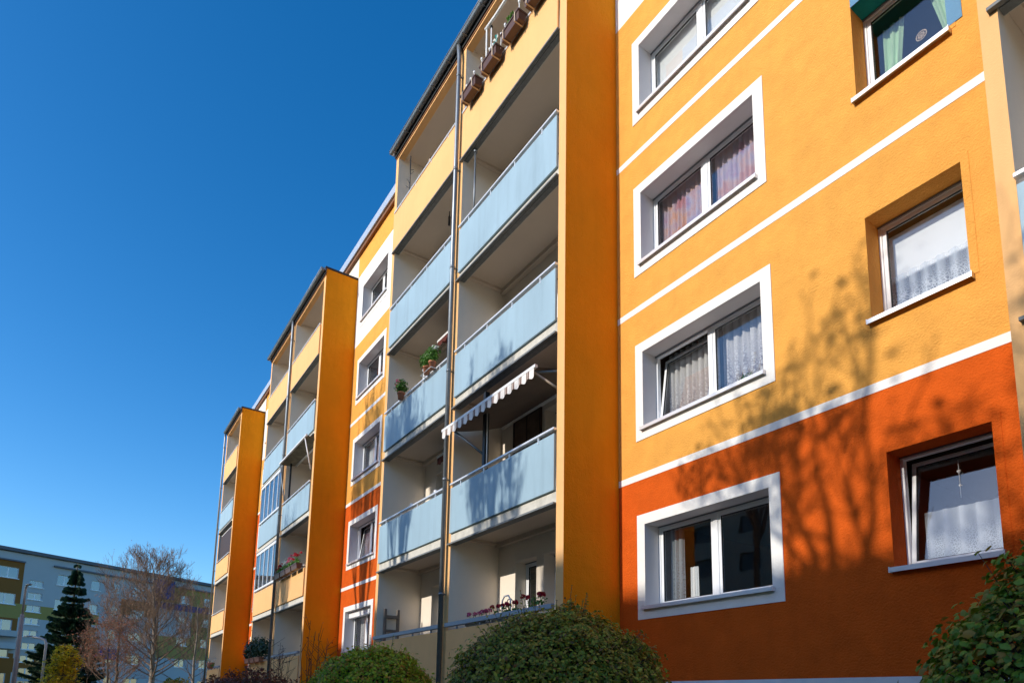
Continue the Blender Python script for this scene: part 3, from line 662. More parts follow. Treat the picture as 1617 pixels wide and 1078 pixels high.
for i, (xx, h, lab, ln) in enumerate(((-10.66, .32, 'silver stake light nearest the downpipe in the lowest brown box', -.03), (-10.50, .34, 'second silver stake light from the downpipe in the lowest box', -.02), (-10.37, .38, 'third silver stake light at the upper end of the lowest brown box', -.01),
        (-10.02, .42, 'silver stake light leaning beside the thin white pole', -.06), (-9.74, .36, 'silver stake light at the lower end of the second brown box', -.03), (-9.62, .34, 'silver stake light behind the pinwheel box middle', -.02), (-9.36, .3, 'silver stake light at the upper end of the second box', .02),
        (-9.16, .38, 'silver stake light left of the green shrub in the third box', -.05), (-8.72, .42, 'silver stake light right of the green shrub in the third box', -.01), (-8.45, .44, 'silver stake light between the third and the last brown box', 0))):
    solar_stake(xx, -1.27, zt5-.02, h, lab, ln)
sh = empty('potted_shrub', 'small green conifer shrub growing in the third brown flower box', 'plant'); sh.location = (-8.93, -1.28, zt5)
leafblob('foliage', 'leaf_ger', (0, 0, .2), .13, .12, .16, 260, .05, 41, sh, shell=.2); stems((0, 0, 0), [(-.05, 0, .25), (.06, 0, .3), (0, .03, .33)], 'bark', sh)
pw = empty('pinwheel', 'blue and green toy pinwheel above the second brown flower box', 'pinwheel'); pw.location = (-9.50, -1.29, zt5+.30)
for i in range(6):
    a = i*math.pi/3; b = MB().quad([(0, 0, 0), (.09*math.cos(a), -.01, .09*math.sin(a)), (.10*math.cos(a+.6), -.03, .10*math.sin(a+.6)), (.04*math.cos(a+.9), 0, .04*math.sin(a+.9))])
    b.build('vane', M['teal'] if i % 2 else M['fl_white'], pw)
MB().tube([(0, .01, 0), (0, .01, -.33)], .005, 5).build('stick', 'white_obj', pw)
o = leafblob('dry_plant', 'leaf_ger', (-10.28, -1.30, zt5+.1), .12, .06, .09, 60, .035, 43); tag(o, 'sparse green shoots in the lowest brown flower box', 'plant')
fb = leafblob('orange_flower', 'leaf_rust', (-8.33, -1.28, zt5+.30), .05, .05, .06, 30, .04, 44); tag(fb, 'dried orange flower between the last two brown boxes', 'flowers')
# white tension frame of a folded sun sail on the same balcony
A = empty('sunshade_frame', 'white tubular sunshade frame clamped inside the topmost right balcony', 'sunshade frame')
MB().tube([(-10.22, -1.08, 13.95), (-10.24, -1.08, 15.44)], .018, 8).build('pole', 'white_obj', A)
MB().tube([(-10.08, -1.05, 13.95), (-10.10, -1.05, 15.35)], .015, 8).build('pole', 'white_obj', A)
MB().tube([(-10.27, -1.09, 15.42), (-9.9, -1.08, 15.40), (-9.2, -1.06, 15.43), (-7.72, -1.05, 15.42)], .032, 8).build('cross_bar', 'white_obj', A)
MB().tube([(-10.10, -1.05, 15.32), (-10.10, -1.05, 15.36)], .03, 8).build('clamp', 'black', A)
# pole in the 4th balcony right and things in the topmost left balcony
o = MB().tube([(-10.62, -1.05, 11.2), (-10.62, -1.05, 12.86)], .02, 8).tube([(-10.62, -1.05, 12.80), (-10.62, -1.05, 12.87)], .04, 8)
tag(o.build('support_pole', 'zinc'), 'grey telescopic pole wedged under the ceiling of the second balcony from the top', 'pole')
o = MB().tube([(-14.10, -1.0, 13.9), (-14.12, -1.0, 15.40)], .015, 8)
for i in range(9): o.tube([(-14.11, -1.0, 13.95+i*.13), (-14.11+.1*math.cos(i), -1.0+.1*math.sin(i), 14.02+i*.13)], .006, 4)
tag(o.build('bamboo_pole', 'dark'), 'dark pole with twisted plant shoots on the topmost left balcony', 'pole')
o = MB().lathe((-13.7, -.95, 14.35), [(0, -.07), (.05, -.05), (.07, 0), (.05, .05), (0, .07)], 10).tube([(-13.7, -.95, 14.4), (-13.7, -.95, 14.6)], .004, 4)
tag(o.build('hanging_lantern', 'white_obj'), 'small pale globe lantern hanging on the topmost left balcony', 'lantern')
o = MB().box(-13.45, -12.75, -1.08, -.95, 13.95, 14.22, 0); tag(o.build('cushion_box', 'white_obj', bevel=.02), 'pale box standing behind the rail of the topmost left balcony', 'box')
o = MB().tube([(-12.95, -1.0, 14.15), (-12.95, -1.0, 14.42)], .03, 8); tag(o.build('candle', 'woodlight'), 'pale wooden post end above the box on the topmost left balcony', 'post')
# hanging bulb, left 4th balcony
o = MB().tube([(-12.6, -.6, 12.98), (-12.6, -.6, 12.84)], .012, 6).tube([(-12.6, -.6, 12.84), (-12.6, -.6, 12.62)], .03, 8); tag(o.build('pendant_lamp', 'black'), 'black pendant lamp socket hanging from the ceiling of the left balcony', 'lamp')

# ---------------------------------------------------------------- awnings
def awning(label, xL, xR, y1, z1, y0, z0, cloth, drop=.2, arms=True, frame='white_obj', group=None, under=None):
    P = empty('awning', label, 'awning', group)
    n = int((xR-xL)/.035); b = MB(); nn = 8
    for j in range(nn):
        for i in range(1):
            t0, t1 = j/nn, (j+1)/nn
            f_ = lambda t: (y0+(y1-y0)*t, z0+(z1-z0)*t-.04*math.sin(math.pi*t))
            (ya_, za), (yb2, zb) = f_(t0), f_(t1)
            b.quad([(xL, ya_, za), (xR, ya_, za), (xR, yb2, zb), (xL, yb2, zb)], sm=True)
    b.build('canopy', under or cloth, P)
    if drop:
        v = MB()
        for j in range(4):
            for i in range(n):
                def q_(i, j):
                    u = i/n; x = xL+(xR-xL)*u; t = j/4
                    return (x, y1-.015+.008*t*math.sin(x*2*math.pi/.21), z1-.01-t*(drop-.035*(.5+.5*math.cos(x*2*math.pi/.21+1.2))))
                v.quad([q_(i, j), q_(i, j+1), q_(i+1, j+1), q_(i+1, j)], sm=True)
        v.build('valance', cloth, P)
    MB().box(xL-.03, xR+.03, y1-.02, y1+.03, z1-.02, z1+.03).build('front_bar', frame, P)
    MB().tube([(xL, y0+.02, z0), (xR, y0+.02, z0)], .045, 8).build('roller', frame, P)
    return P
aw = awning('brown and white striped awning with scalloped valance over the second lowest right balcony', -10.93, -7.86, -1.42, 6.70, -.06, 7.12, 'stripe', drop=.17, under='awnunder')
MB().tube([(-10.60, -1.38, 6.62), (-9.95, -.98, 5.95)], .022, 6).build('arm', 'zinc', aw)
MB().box(-9.99, -9.91, -1.08, -.99, 5.69, 7.22).build('post', 'dark', aw); MB().tube([(-9.85, -1.06, 5.7), (-9.87, -1.06, 6.9)], .012, 6).build('post', 'white_obj', aw)
MB().tube([(-7.95, -1.38, 6.66), (-7.75, -.55, 6.86)], .02, 6).build('arm', 'zinc', aw); MB().tube([(-7.95, -1.38, 6.66), (-7.72, -.95, 6.35)], .02, 6).build('arm', 'woodlight', aw)
aw2 = awning('weathered grey green awning folded out over the third balcony of the second stack', -24.05, -20.75, -1.38, 9.98, -.80, 10.05, 'awnold', drop=.0)
MB().tube([(-24.0, -1.37, 9.97), (-23.98, -1.2, 8.9), (-23.9, -1.1, 8.3)], .022, 6).build('arm', 'zinc', aw2)
MB().tube([(-20.95, -1.37, 9.97), (-20.85, -1.15, 8.9)], .022, 6).build('arm', 'white_obj', aw2)
MB().box(-23.78, -23.72, -1.08, -1.02, 8.45, 10.05).build('post', 'dark', aw2)
awning('rolled dark red awning under the ceiling of the left balcony behind the geraniums', -12.9, -11.35, -.62, 9.78, -.10, 9.98, 'awnred', drop=.14)
awning('dark red striped awning rolled up over the lower left balcony door', -13.1, -11.35, -.42, 7.05, -.05, 7.16, 'awnred', drop=.2)
awning('dark awning with pale fringe inside the third balcony of the farthest stack', -37.2, -34.0, -1.0, 9.95, -.1, 10.05, 'awnred', drop=.35)
o = MB().box(-37.2, -34.05, -1.05, -1.03, 8.4, 9.9); tag(o.build('privacy_screen', 'artdark'), 'dark brown screen closing the third balcony of the farthest stack', 'screen')

# ---------------------------------------------------------------- balcony interiors
P = empty('wall_picture', 'brown patterned fabric picture in a dark frame on the wall under the striped awning', 'picture')
MB().box(-10.50, -9.62, -.03, -.004, 6.18, 7.06).build('print', 'art', P)
MB().box(-10.53, -10.49, -.045, -.004, 6.15, 7.09).box(-9.63, -9.59, -.045, -.004, 6.15, 7.09).box(-10.49, -9.63, -.045, -.004, 7.05, 7.09).box(-10.08, -10.05, -.04, -.004, 6.18, 7.05).build('frame', 'artdark', P)
P = empty('step_ladder', 'weathered wooden step stool hanging on the side wall of the lowest left balcony', 'step stool')
for yy in (-.95, -.62): MB().box(-14.55, -14.49, yy-.03, yy+.03, 2.55, 3.62).build('upright', 'wood', P)
MB().box(-14.56, -14.46, -.93, -.64, 3.40, 3.47).build('step', 'wood', P); MB().box(-14.56, -14.46, -.93, -.64, 3.08, 3.13).build('step', 'wood', P)
P = empty('folding_chair', 'white tubular folding chair leaning in the lowest right balcony', 'chair')
MB().tube([(-10.05, -.55, 2.1), (-10.02, -.55, 3.32), (-9.95, -.55, 3.40), (-9.82, -.55, 3.40), (-9.75, -.55, 3.32), (-9.72, -.55, 2.1)], .016, 8).build('frame', 'white_obj', P)
MB().tube([(-9.98, -.50, 2.1), (-9.96, -.50, 3.28), (-9.9, -.50, 3.34), (-9.80, -.50, 3.34), (-9.74, -.50, 3.28), (-9.70, -.50, 2.1)], .010, 8).build('frame', 'zinc', P)
MB().box(-9.98, -9.76, -.56, -.53, 2.9, 3.1).build('backrest', 'cloth_white', P)
o = MB().box(-13.98, -13.93, -.1, -.04, 8.0, 8.2)
# geraniums on the lowest right balcony
flower_box((-10.05, -1.0, 2.70), .7, 'grey flower box with bright pink geraniums on the lowest right balcony', 'flower boxes of the lowest right balcony', 'railblue', False)
flower_box((-9.15, -1.0, 2.70), .7, 'grey flower box with red geraniums half hidden behind the big clipped bush', 'flower boxes of the lowest right balcony', 'railblue', False)
def gerrow(label, x0, x1, y, z, fm, seed, nf=6, h=.28, n=200, lm='leaf_ger', dens=True):
    r = random.Random(seed); P = empty('geranium_row', label, 'flowers'); P.location = ((x0+x1)/2, y, z)
    L = (x1-x0)/2; leafblob('foliage', lm, (0, 0, .07), L, .1, .12, n, .06, seed, P, shell=.1)
    pts = [(r.uniform(-L, L), r.uniform(-.08, .05), r.uniform(.16, h)) for _ in range(nf)]
    b = MB()
    for p in pts: b.tube([(p[0]*.9, 0, 0), p], .004, 4)
    b.build('stem', 'leaf_ger', P); flowers(fm, pts, .055, seed+3, P)
gerrow('bright pink geraniums along the rail of the lowest right balcony', -10.35, -9.6, -1.02, 2.88, 'fl_pink', 51, 9, .18, 60)
gerrow('dark red geraniums above the clipped bush on the lowest right balcony', -9.5, -8.75, -1.02, 2.93, 'fl_red', 52, 7, .17, 90)
gerrow('dark red geraniums at the right end of the lowest right balcony', -8.6, -8.0, -1.02, 2.97, 'fl_red', 53, 6, .2, 80)
# second stack flower boxes
for i, (xx, lab, fm) in enumerate(((-23.3, 'flower box with red geraniums at the left end of the orange second stack balcony', 'fl_red'), (-22.6, 'flower box with white flowers in the row on the orange second stack balcony', 'fl_white'), (-21.9, 'raised flower box with dark foliage on the orange second stack balcony', 'fl_pink'), (-21.2, 'raised flower box with red blooms at the fin wall of the second stack', 'fl_red'))):
    flower_box((xx, -1.30, 5.58), .62, lab, 'flower boxes on the orange balcony of the second stack', 'boxbrown', False)
    gerrow(['red geraniums spilling from the leftmost box of the second stack', 'white flowers spilling from the second box of the second stack', 'pink flowers in the third box of the second stack', 'red flowers in the box beside the fin wall of the second stack'][i], xx-.3, xx+.3, -1.30, 5.78, fm, 60+i, 9, .34, 240)
P = empty('potted_fir', 'dark green fir branches in boxes on the lowest left balcony of the second stack', 'potted plants'); P.location = (-26.1, -1.25, 2.9)
for i in range(5): leafblob('foliage', 'leaf_dark', (-1.3+i*.62, 0, .35+.12*(i % 2)), .42, .25, .45, 260, .12, 70+i, P, shell=.2)
for i in range(3): flower_box((-27.1+i*.85, -1.30, 2.78), .7, ['terracotta trough furthest left under the dark fir plants', 'terracotta trough in the middle under the dark fir plants', 'terracotta trough nearest the downpipe under the dark fir plants'][i], 'terracotta troughs on the second stack', 'terra', False)
gerrow('pale flowers and a red pot on the lowest balcony of the farthest stack', -37.0, -34.6, -1.28, 2.95, 'fl_white', 81, 12, .4, 260)
o = MB().lathe((-35.6, -1.3, 2.85), [(0, 0), (.13, 0), (.18, .3), (.16, .3), (0, .27)], 12); tag(o.build('plant_pot', 'terra'), 'red plant pot on the lowest parapet of the farthest stack', 'pot')
# pot plants behind the lace window
for xx, s_, lab in ((-5.35, .2, 'green leafy pot plant behind the right pane of the lace window'), (-6.05, .11, 'small green spiky pot plant behind the tilted pane')):
    o = leafblob('house_plant', 'leaf_ger', (xx, .395, AZ[0]+H+.20), s_, .03, s_*.8, 240, .05, int(-xx*10), None, shell=.1); tag(o, lab, 'house plant')
# small round lamps on the rail of the left 2nd balcony
for xx, lab in ((-12.9, 'small white ball on the rail of the left balcony above the step stool'), (-11.75, 'small white ball on the rail next to the downpipe')):
    o = MB().lathe((xx, -1.12, 1.7+H+1.24), [(0, -.04), (.035, -.03), (.05, 0), (.035, .035), (0, .05)], 10); tag(o.build('ball_light', 'white_obj'), lab, 'ball lamp', 'ball lights on the railing')

# ================================================================== trees
def branch_tree(b, p, d, L, rad, depth, r, leaves=None, spread=.55, upb=.15, n=5, twigs=None, minr=.004, kids=(2, 4), lfac=(.62, .82)):
    segs = 4; pts = [Vector(p)]; dd = Vector(d).normalized()
    for i in range(segs):
        dd = (dd+Vector((r.uniform(-1, 1), r.uniform(-1, 1), r.uniform(-.6, 1)))*.11+Vector((0, 0, upb*.25))).normalized()
        pts.append(pts[-1]+dd*L/segs)
    r1 = max(minr, rad*.62)
    b.tube(pts, [rad+(r1-rad)*i/segs for i in range(segs+1)], n if rad > .02 else 3, cap=False)
    if depth == 0:
        if leaves is not None: leaves += [pts[2], pts[-1]]
        return
    nk = r.randint(*kids)
    for i in range(nk):
        t = 1 if i == 0 else r.uniform(.35, 1)
        q_ = pts[min(segs, int(round(t*segs)))]
        ax = Vector((r.uniform(-1, 1), r.uniform(-1, 1), r.uniform(-1, 1))).normalized()
        nd = (dd+ax*(spread if i else spread*.5)+Vector((0, 0, upb))).normalized()
        branch_tree(b, q_, nd, L*r.uniform(*lfac), r1*(.9 if i == 0 else .68), depth-1, r, leaves, spread, upb, n, None, minr, kids, lfac)
def tree(name, label, base, trunk_h, L, depth, rad, seed, bark='bark', leafm=None, nleaf=0, lsize=.07, spread=.55, upb=.2, cat='tree', group=None, kids=(2, 4), forks=3, minr=.004, jitter=.25, lfac=(.62, .82)):
    r = random.Random(seed); T = empty(name, label, cat, group); T.location = base
    b = MB(); pts = [Vector((0, 0, -.1))]
    for i in range(4): pts.append(Vector((r.uniform(-.06, .06), r.uniform(-.06, .06), trunk_h*(i+1)/4)))
    b.tube(pts, [rad*1.25, rad, rad*.9, rad*.85, rad*.8], 8, cap=False)
    b.build('trunk', bark, T)
    c = MB(); lv = []
    for i in range(forks):
        a = 6.283*i/forks+r.uniform(-.5, .5); d = Vector((math.cos(a)*spread*1.1, math.sin(a)*spread*1.1, 1))
        if i == 0: d = Vector((0, 0, 1))
        branch_tree(c, pts[-1]-Vector((0, 0, .25*i*.6)), d, L, rad*.62, depth, r, lv, spread, upb, 5, None, minr, kids, lfac)
    c.build('crown', bark, T)
    if leafm:
        lb = MB()
        for i in range(nleaf):
            p = r.choice(lv)+Vector((r.uniform(-1, 1), r.uniform(-1, 1), r.uniform(-1, 1)))*jitter
            leaf(lb, p, Vector((0, 0, 1)), lsize*r.uniform(.6, 1.2), r)
        tag(lb.build('foliage', leafm, T), kind='stuff')
    return T
def leader_tree(name, label, base, h, rad, seed, bark, crownm, leafm, nleaf, lsize, spread_len, t0=.3, nb=26, jitter=.3, group=None, cat='tree', depth=3):
    """one trunk right to the top with limbs all the way up"""
    r = random.Random(seed); T = empty(name, label, cat, group); T.location = base
    pts = [Vector((0, 0, -.1))]
    for i in range(10): pts.append(pts[-1]+Vector((r.uniform(-.12, .12)*h/10, r.uniform(-.12, .12)*h/10, h/10)))
    MB().tube(pts, [rad*(1.2-.1*i)*(.98 if i else 1.1) for i in range(11)], 8, cap=False).build('trunk', bark, T)
    c = MB(); lv = []
    for i in range(nb):
        t = t0+(1-t0)*(i+r.random())/nb; k = min(9.999, t*10); p = pts[int(k)].lerp(pts[int(k)+1], k-int(k))
        a = i*2.4+r.uniform(-.4, .4); el = .25+.75*t
        d = Vector((math.cos(a), math.sin(a), el)).normalized(); L = spread_len*(1.05-.62*(t-t0)/(1-t0))*r.uniform(.75, 1.15)
        branch_tree(c, p, d, L, rad*.34*(1.15-t), depth, r, lv, .75, .16, 4, None, .007, (3, 4), (.5, .72))
    c.build('crown', crownm, T)
    lb = MB()
    for i in range(nleaf):
        p = r.choice(lv)+Vector((r.uniform(-1, 1), r.uniform(-1, 1), r.uniform(-1, 1)))*jitter
        leaf(lb, p, Vector((0, 0, 1)), lsize*r.uniform(.6, 1.2), r)
    if nleaf: tag(lb.build('foliage', leafm, T), kind='stuff')
    return T
# trees across the path, behind the viewpoint; their bare crowns throw the shadows on the wall
GT = 'bare trees across the path that shade the facade'
tree('bare_tree', 'bare branched tree across the path throwing its shadow beside the lowest kitchen window', (-4.75, -13.5, 0), 8.1, 1.30, 5, .14, 3, leafm='leaf_tree', nleaf=700, lsize=.15, spread=.95, upb=.13, group=GT, kids=(2, 3), forks=6, minr=.013, jitter=.25)
tree('bare_tree', 'bare tree across the path at the right whose twigs shade the pale fin', (-2.55, -14.0, 0), 7.4, 1.25, 5, .12, 8, leafm='leaf_tree', nleaf=350, lsize=.15, spread=.9, upb=.12, group=GT, kids=(2, 3), forks=4, minr=.009, jitter=.2)
tree('bare_tree', 'bare tree across the path shading the lower blue balconies', (-10.1, -11.5, 0), 7.2, 1.7, 5, .12, 14, spread=.46, leafm='leaf_tree', nleaf=500, lsize=.10, upb=.45, group=GT, kids=(2, 4), forks=7, minr=.009)
tree('bare_tree', 'upright bare tree across the path shading the left blue balconies', (-14.0, -12.0, 0), 8.2, 1.8, 5, .13, 21, spread=.46, leafm='leaf_tree', nleaf=500, lsize=.10, upb=.45, group=GT, kids=(2, 4), forks=7, minr=.009)
tree('bare_tree', 'tall bare tree across the path shading the windows of the middle section', (-19.3, -12.5, 0), 9.0, 2.4, 5, .15, 27, spread=.38, leafm='leaf_tree', nleaf=500, lsize=.10, upb=.4, group=GT, kids=(2, 4), forks=7, minr=.009)
tree('bare_tree', 'bare tree across the path shading the orange parapets of the second stack', (-24.0, -12.5, 0), 6.5, 2.1, 5, .14, 33, spread=.45, upb=.4, group=GT, kids=(2, 4), forks=7, minr=.009)
tree('bare_tree', 'furthest bare tree across the path shading the last balcony stack', (-32.5, -12.5, 0), 7.5, 2.2, 5, .14, 39, spread=.45, upb=.4, group=GT, kids=(2, 4), forks=7, minr=.009)

# facing block behind the viewpoint (casts the long shadow over the ground floor)
OB = empty('facing_apartment_block', 'plain apartment block across the lawn facing the orange building', 'apartment building')
M['beige'] = mat('beige_render', (.30, .25, .20), rough=.9, var=.08)
YB = -34.0; HB = 3.16+(-YB)*math.tan(R(SUN_EL))/math.cos(R(SUN_AZ-180))
oh = []
for i in range(16):
    for k in range(5): oh.append((-40+i*4.4, -38.2+i*4.4, 2.9+k*2.9, 4.3+k*2.9))
wb = wall('front_wall', 'beige', OB, -44, 30, -.1, HB, oh, y=0)
for v in wb.data.vertices: v.co.y = YB
wb.data.flip_normals()
MB().box(-44, 30, YB-11, YB-.3, -.1, HB-.01).build('body', 'beige', OB)
for h in oh: MB().box(h[0], h[1], YB-.22, YB-.2, h[2], h[3]).build('window', 'darkpane', OB)

# ================================================================== distant block at the left
a_ = R(26.6); tdir = Vector((-math.sin(a_), math.cos(a_), 0)); ndir = Vector((tdir.y, -tdir.x, 0))
FB = empty('distant_apartment_block', 'long grey blue shaded apartment block with ochre and blue panels far behind the trees', 'apartment building')
fm_ = Matrix(((tdir.x, -ndir.x, 0, -86.07), (tdir.y, -ndir.y, 0, -14.57), (0, 0, 1, 0), (0, 0, 0, 1)))   # local: x along, y inward, z up
FB.matrix_world = fm_
M['fgrey'] = mat('far_grey_render', (.46, .47, .48), rough=.9, var=.05, vscale=.5)
M['fbrown'] = mat('far_brown_render', (.26, .105, .02), rough=.9, var=.06, vscale=.5)
M['folive'] = mat('far_olive_render', (.36, .27, .075), rough=.9, var=.05, vscale=.5)
M['fblue'] = mat('far_blue_panel', (.02, .06, .22), rough=.8)
M['froof'] = mat('far_roof_edge', (.14, .14, .16), rough=.8)
fh = []
def fwin(x0, x1, z0, z1, n=2):
    fh.append((x0, x1, z0, z1, n))
for k in range(6):
    z = 13.55-2.8*k
    if z < .5: break
    fwin(-4.6, -2.8, z, z+1.15); fwin(.1, 2.0, z, z+1.15); fwin(5.85, 7.3, z, z+1.15); fwin(9.5, 10.5, z, z+1.1, 1); fwin(12.0, 12.9, z, z+1.15, 1)
    fwin(14.4, 16.1, z, z+1.1); fwin(20.7, 22.1, z, z+1.0); fwin(24.2, 25.2, z, z+1.1, 1); fwin(27.5, 29.3, z, z+1.1)
for k in range(9):
    z = 12.9-1.36*k
    if z > .5: fwin(3.15, 4.5, z, z+.72)
holes = [h[:4] for h in fh]
def fz(name, m_, x0, x1, z0, z1): wall(name, m_, FB, x0, x1, z0, z1, holes)
fz('wall_panel', 'fbrown', -6, 2.5, 10.9, 15.4); fz('wall_panel', 'folive', -6, 2.5, 9.3, 10.9); fz('wall_panel', 'fbrown', -6, 2.5, 7.9, 9.3); fz('wall_panel', 'fgrey', -6, 2.5, 5.6, 7.9); fz('wall_panel', 'fbrown', -6, 2.5, -.1, 5.6)
fz('wall_panel', 'fgrey', -6, 2.5, 15.4, 16.4)
fz('wall_panel', 'fgrey', 2.5, 13.1, 10.9, 16.4); fz('wall_panel', 'folive', 2.5, 10.7, 9.45, 10.9); fz('wall_panel', 'fgrey', 10.7, 13.1, 9.45, 10.9); fz('wall_panel', 'fgrey', 2.5, 13.1, 5.1, 9.45); fz('wall_panel', 'fbrown', 2.5, 5.4, 3.6, 5.1); fz('wall_panel', 'fgrey', 5.4, 13.1, 3.6, 5.1); fz('wall_panel', 'fgrey', 2.5, 13.1, -.1, 3.6)
fz('wall_panel', 'fgrey', 13.1, 17.4, 13.0, 16.4); fz('wall_panel', 'fbrown', 13.1, 17.4, 11.1, 13.0); fz('wall_panel', 'fgrey', 13.1, 17.4, -.1, 11.1)
fz('wall_panel', 'folive', 17.4, 30, 13.4, 15.65); fz('wall_panel', 'fgrey', 17.4, 30, 15.65, 16.4); fz('wall_panel', 'fgrey', 17.4, 22.6, 9, 13.4); fz('wall_panel', 'folive', 22.6, 30, 9, 13.4); fz('wall_panel', 'fgrey', 17.4, 30, -.1, 6.2); fz('wall_panel', 'folive', 17.4, 30, 6.2, 9)
MB().box(17.0, 19.5, -.5, -.01, 13.7, 16.1).build('blue_panel', 'fblue', FB)
MB().box(17.0, 30, -.06, -.01, 12.5, 13.3).build('blue_panel', 'fblue', FB)
MB().box(8.5, 13.0, -.8, -.01, 5.6, 6.8).build('blue_panel', 'fblue', FB)
MB().box(-6, 2.5, -1.2, -.01, 7.3, 7.9).box(-6, 2.5, -1.2, -.01, 6.0, 6.6).build('balcony', 'fgrey', FB)
MB().box(-6, 30, -.35, .0, 16.4, 16.75).box(5.3, 30, -.3, -.01, 15.45, 15.62).box(-6, 2.5, -.2, -.01, 15.35, 15.5).box(-6, 30, 0, 11, 16.3, 16.7).box(-6, 30, .3, 11, -.1, 16.3).build('roof', 'froof', FB)
for (x0, x1, z0, z1, n) in fh:
    f = MB(); t_ = .06
    f.box(x0, x1, .12, .18, z0, z0+t_).box(x0, x1, .12, .18, z1-t_, z1).box(x0, x0+t_, .12, .18, z0+t_, z1-t_).box(x1-t_, x1, .12, .18, z0+t_, z1-t_)
    if n == 2: f.box((x0+x1)/2-.06, (x0+x1)/2+.06, .12, .18, z0+t_, z1-t_)
    f.box(x0-.1, x1+.1, -.1, .12, z0-.08, z0)
    W = f.build('window', 'pvc', FB)
    MB().box(x0+t_, x1-t_, .14, .16, z0+t_, z1-t_).build('pane', 'glassdark', W)
    rv = MB().quad([(x0, 0, z0), (x0, .2, z0), (x0, .2, z1), (x0, 0, z1)]).quad([(x1, 0, z0), (x1, .2, z0), (x1, .2, z1), (x1, 0, z1)]).quad([(x0, 0, z1), (x1, 0, z1), (x1, .2, z1), (x0, .2, z1)]).build('reveal', 'fgrey', W)

# background trees and lamps ----------------------------------------
def spruce(label, base, h, rad, seed):
    r = random.Random(seed); T = empty('spruce_tree', label, 'spruce tree'); T.location = base
    MB().tube([(0, 0, -.1), (0, 0, h*.5), (0, 0, h)], [.22, .12, .02], 7).build('trunk', 'bark', T)
    br = MB(); lf = MB(); nlev = 58
    for i in range(nlev):
        t = i/nlev; z = h*(.12+.865*t)+r.uniform(-.2, .2); L = rad*(1-t)**1.0*r.uniform(.8, 1.12)+.12
        nb = 9 if t < .7 else 6
        for k in range(nb):
            a = 6.283*(k+r.random()*.6)/nb; d = Vector((math.cos(a), math.sin(a), 0)); LL = L*r.uniform(.7, 1.1)
            pts = [Vector((0, 0, z)), Vector((0, 0, z))+d*LL*.5+Vector((0, 0, -.10*LL)), Vector((0, 0, z))+d*LL+Vector((0, 0, .02*LL))]
            br.tube(pts, [.03, .02, .006], 3, cap=False)
            side = d.cross(Vector((0, 0, 1)))
            m_ = int(12+LL*20)
            for j in range(m_):
                u = j/m_; p = pts[0].lerp(pts[2], u)+Vector((0, 0, -.10*LL*math.sin(math.pi*u)))
                for sgn in (-1, 1):
                    wv = side*sgn*(1-u*.75)*LL*.24*r.uniform(.5, 1); q_ = p+wv+d*.12+Vector((0, 0, -r.uniform(.02, .16)))
                    wd = d*.05
                    lf.quad([p-wd, q_-wd*.3, q_+wd*.3, p+wd]); lf.quad([p-Vector((0, 0, .06)), q_-Vector((0, 0, .10)), q_+Vector((0, 0, .02)), p+Vector((0, 0, .05))])
    tag(br.build('branches', 'bark', T), kind='stuff'); tag(lf.build('foliage', 'leaf_dark', T), kind='stuff')
spruce('tall dark green spruce in front of the distant grey block', (-57.2, -7.4, 0), 11.0, 3.0, 4)
leader_tree('bare_tree', 'tall bare tree with pale trunk and a fine round crown before the distant block', (-51.2, -2.3, 0), 10.1, .20, 52, 'barkpale', 'twigbrown', 'leaf_rust', 700, .09, 2.7, .25, 60, depth=4)
leader_tree('bare_tree', 'smaller bare tree with rusty leaves left of the tall pale trunk', (-53.0, -4.4, 0), 7.6, .12, 57, 'bark', 'twigbrown', 'leaf_rust', 1300, .11, 2.1, .25, 30, depth=3)
leader_tree('bare_tree', 'thin bare tree close to the end of the orange building', (-45.8, -.6, 0), 7.4, .10, 61, 'barkpale', 'twigbrown', 'leaf_rust', 400, .09, 1.9, .2, 32, depth=3)
leader_tree('rusty_tree', 'low spreading tree with reddish brown autumn leaves right of the spruce', (-44.6, -5.3, 0), 4.9, .09, 66, 'bark', 'twigbrown', 'leaf_rust', 2600, .11, 1.75, .22, 26, depth=3)
leader_tree('yellow_tree', 'small bushy tree with bright yellow green leaves beside the street lamps', (-30.6, -7.35, 0), 2.95, .05, 71, 'bark', 'bark', 'leaf_yellow', 3400, .12, .55, .2, 26, jitter=.16)
def street_lamp(label, base, h, arm, rad, m_='lampgrey', bare=False, ang=0, low=None):
    P = empty('street_lamp', label, 'street lamp'); P.location = base; P.rotation_euler.z = ang
    if low:
        MB().tube([(0, 0, 0), (0, 0, low)], [rad*1.3, rad], 10).build('pole', 'concpole', P)
        MB().tube([(0, 0, low), (0, 0, h-.2), (-.05, 0, h-.05), (-.15, 0, h), (-arm, 0, h)], rad*.6, 8).build('mast', m_, P)
    else:
        MB().tube([(0, 0, 0), (0, 0, h*.85), (0, 0, h-.25), (-.08, 0, h-.08), (-.3, 0, h), (-arm, 0, h+.08)], rad, 8).build('pole', m_, P)
    hd = MB().lathe((0, 0, 0), [(0, -.04), (.12, -.02), (.14, .02), (.08, .06), (0, .07)], 10).build('lamp_head', m_, P)
    hd.location = (-arm-.22, 0, h+.08 if not low else h); hd.scale = (2.0, .8, 1)
    return P
street_lamp('tall concrete lamp post with short bent top left of the spruce', (-40.0, -9.3, 0), 6.75, .15, .09, low=5.3, ang=R(200))
street_lamp('lower grey street lamp with curved arm beside the yellow tree', (-41.6, -8.25, 0), 4.3, .75, .06, ang=R(56))

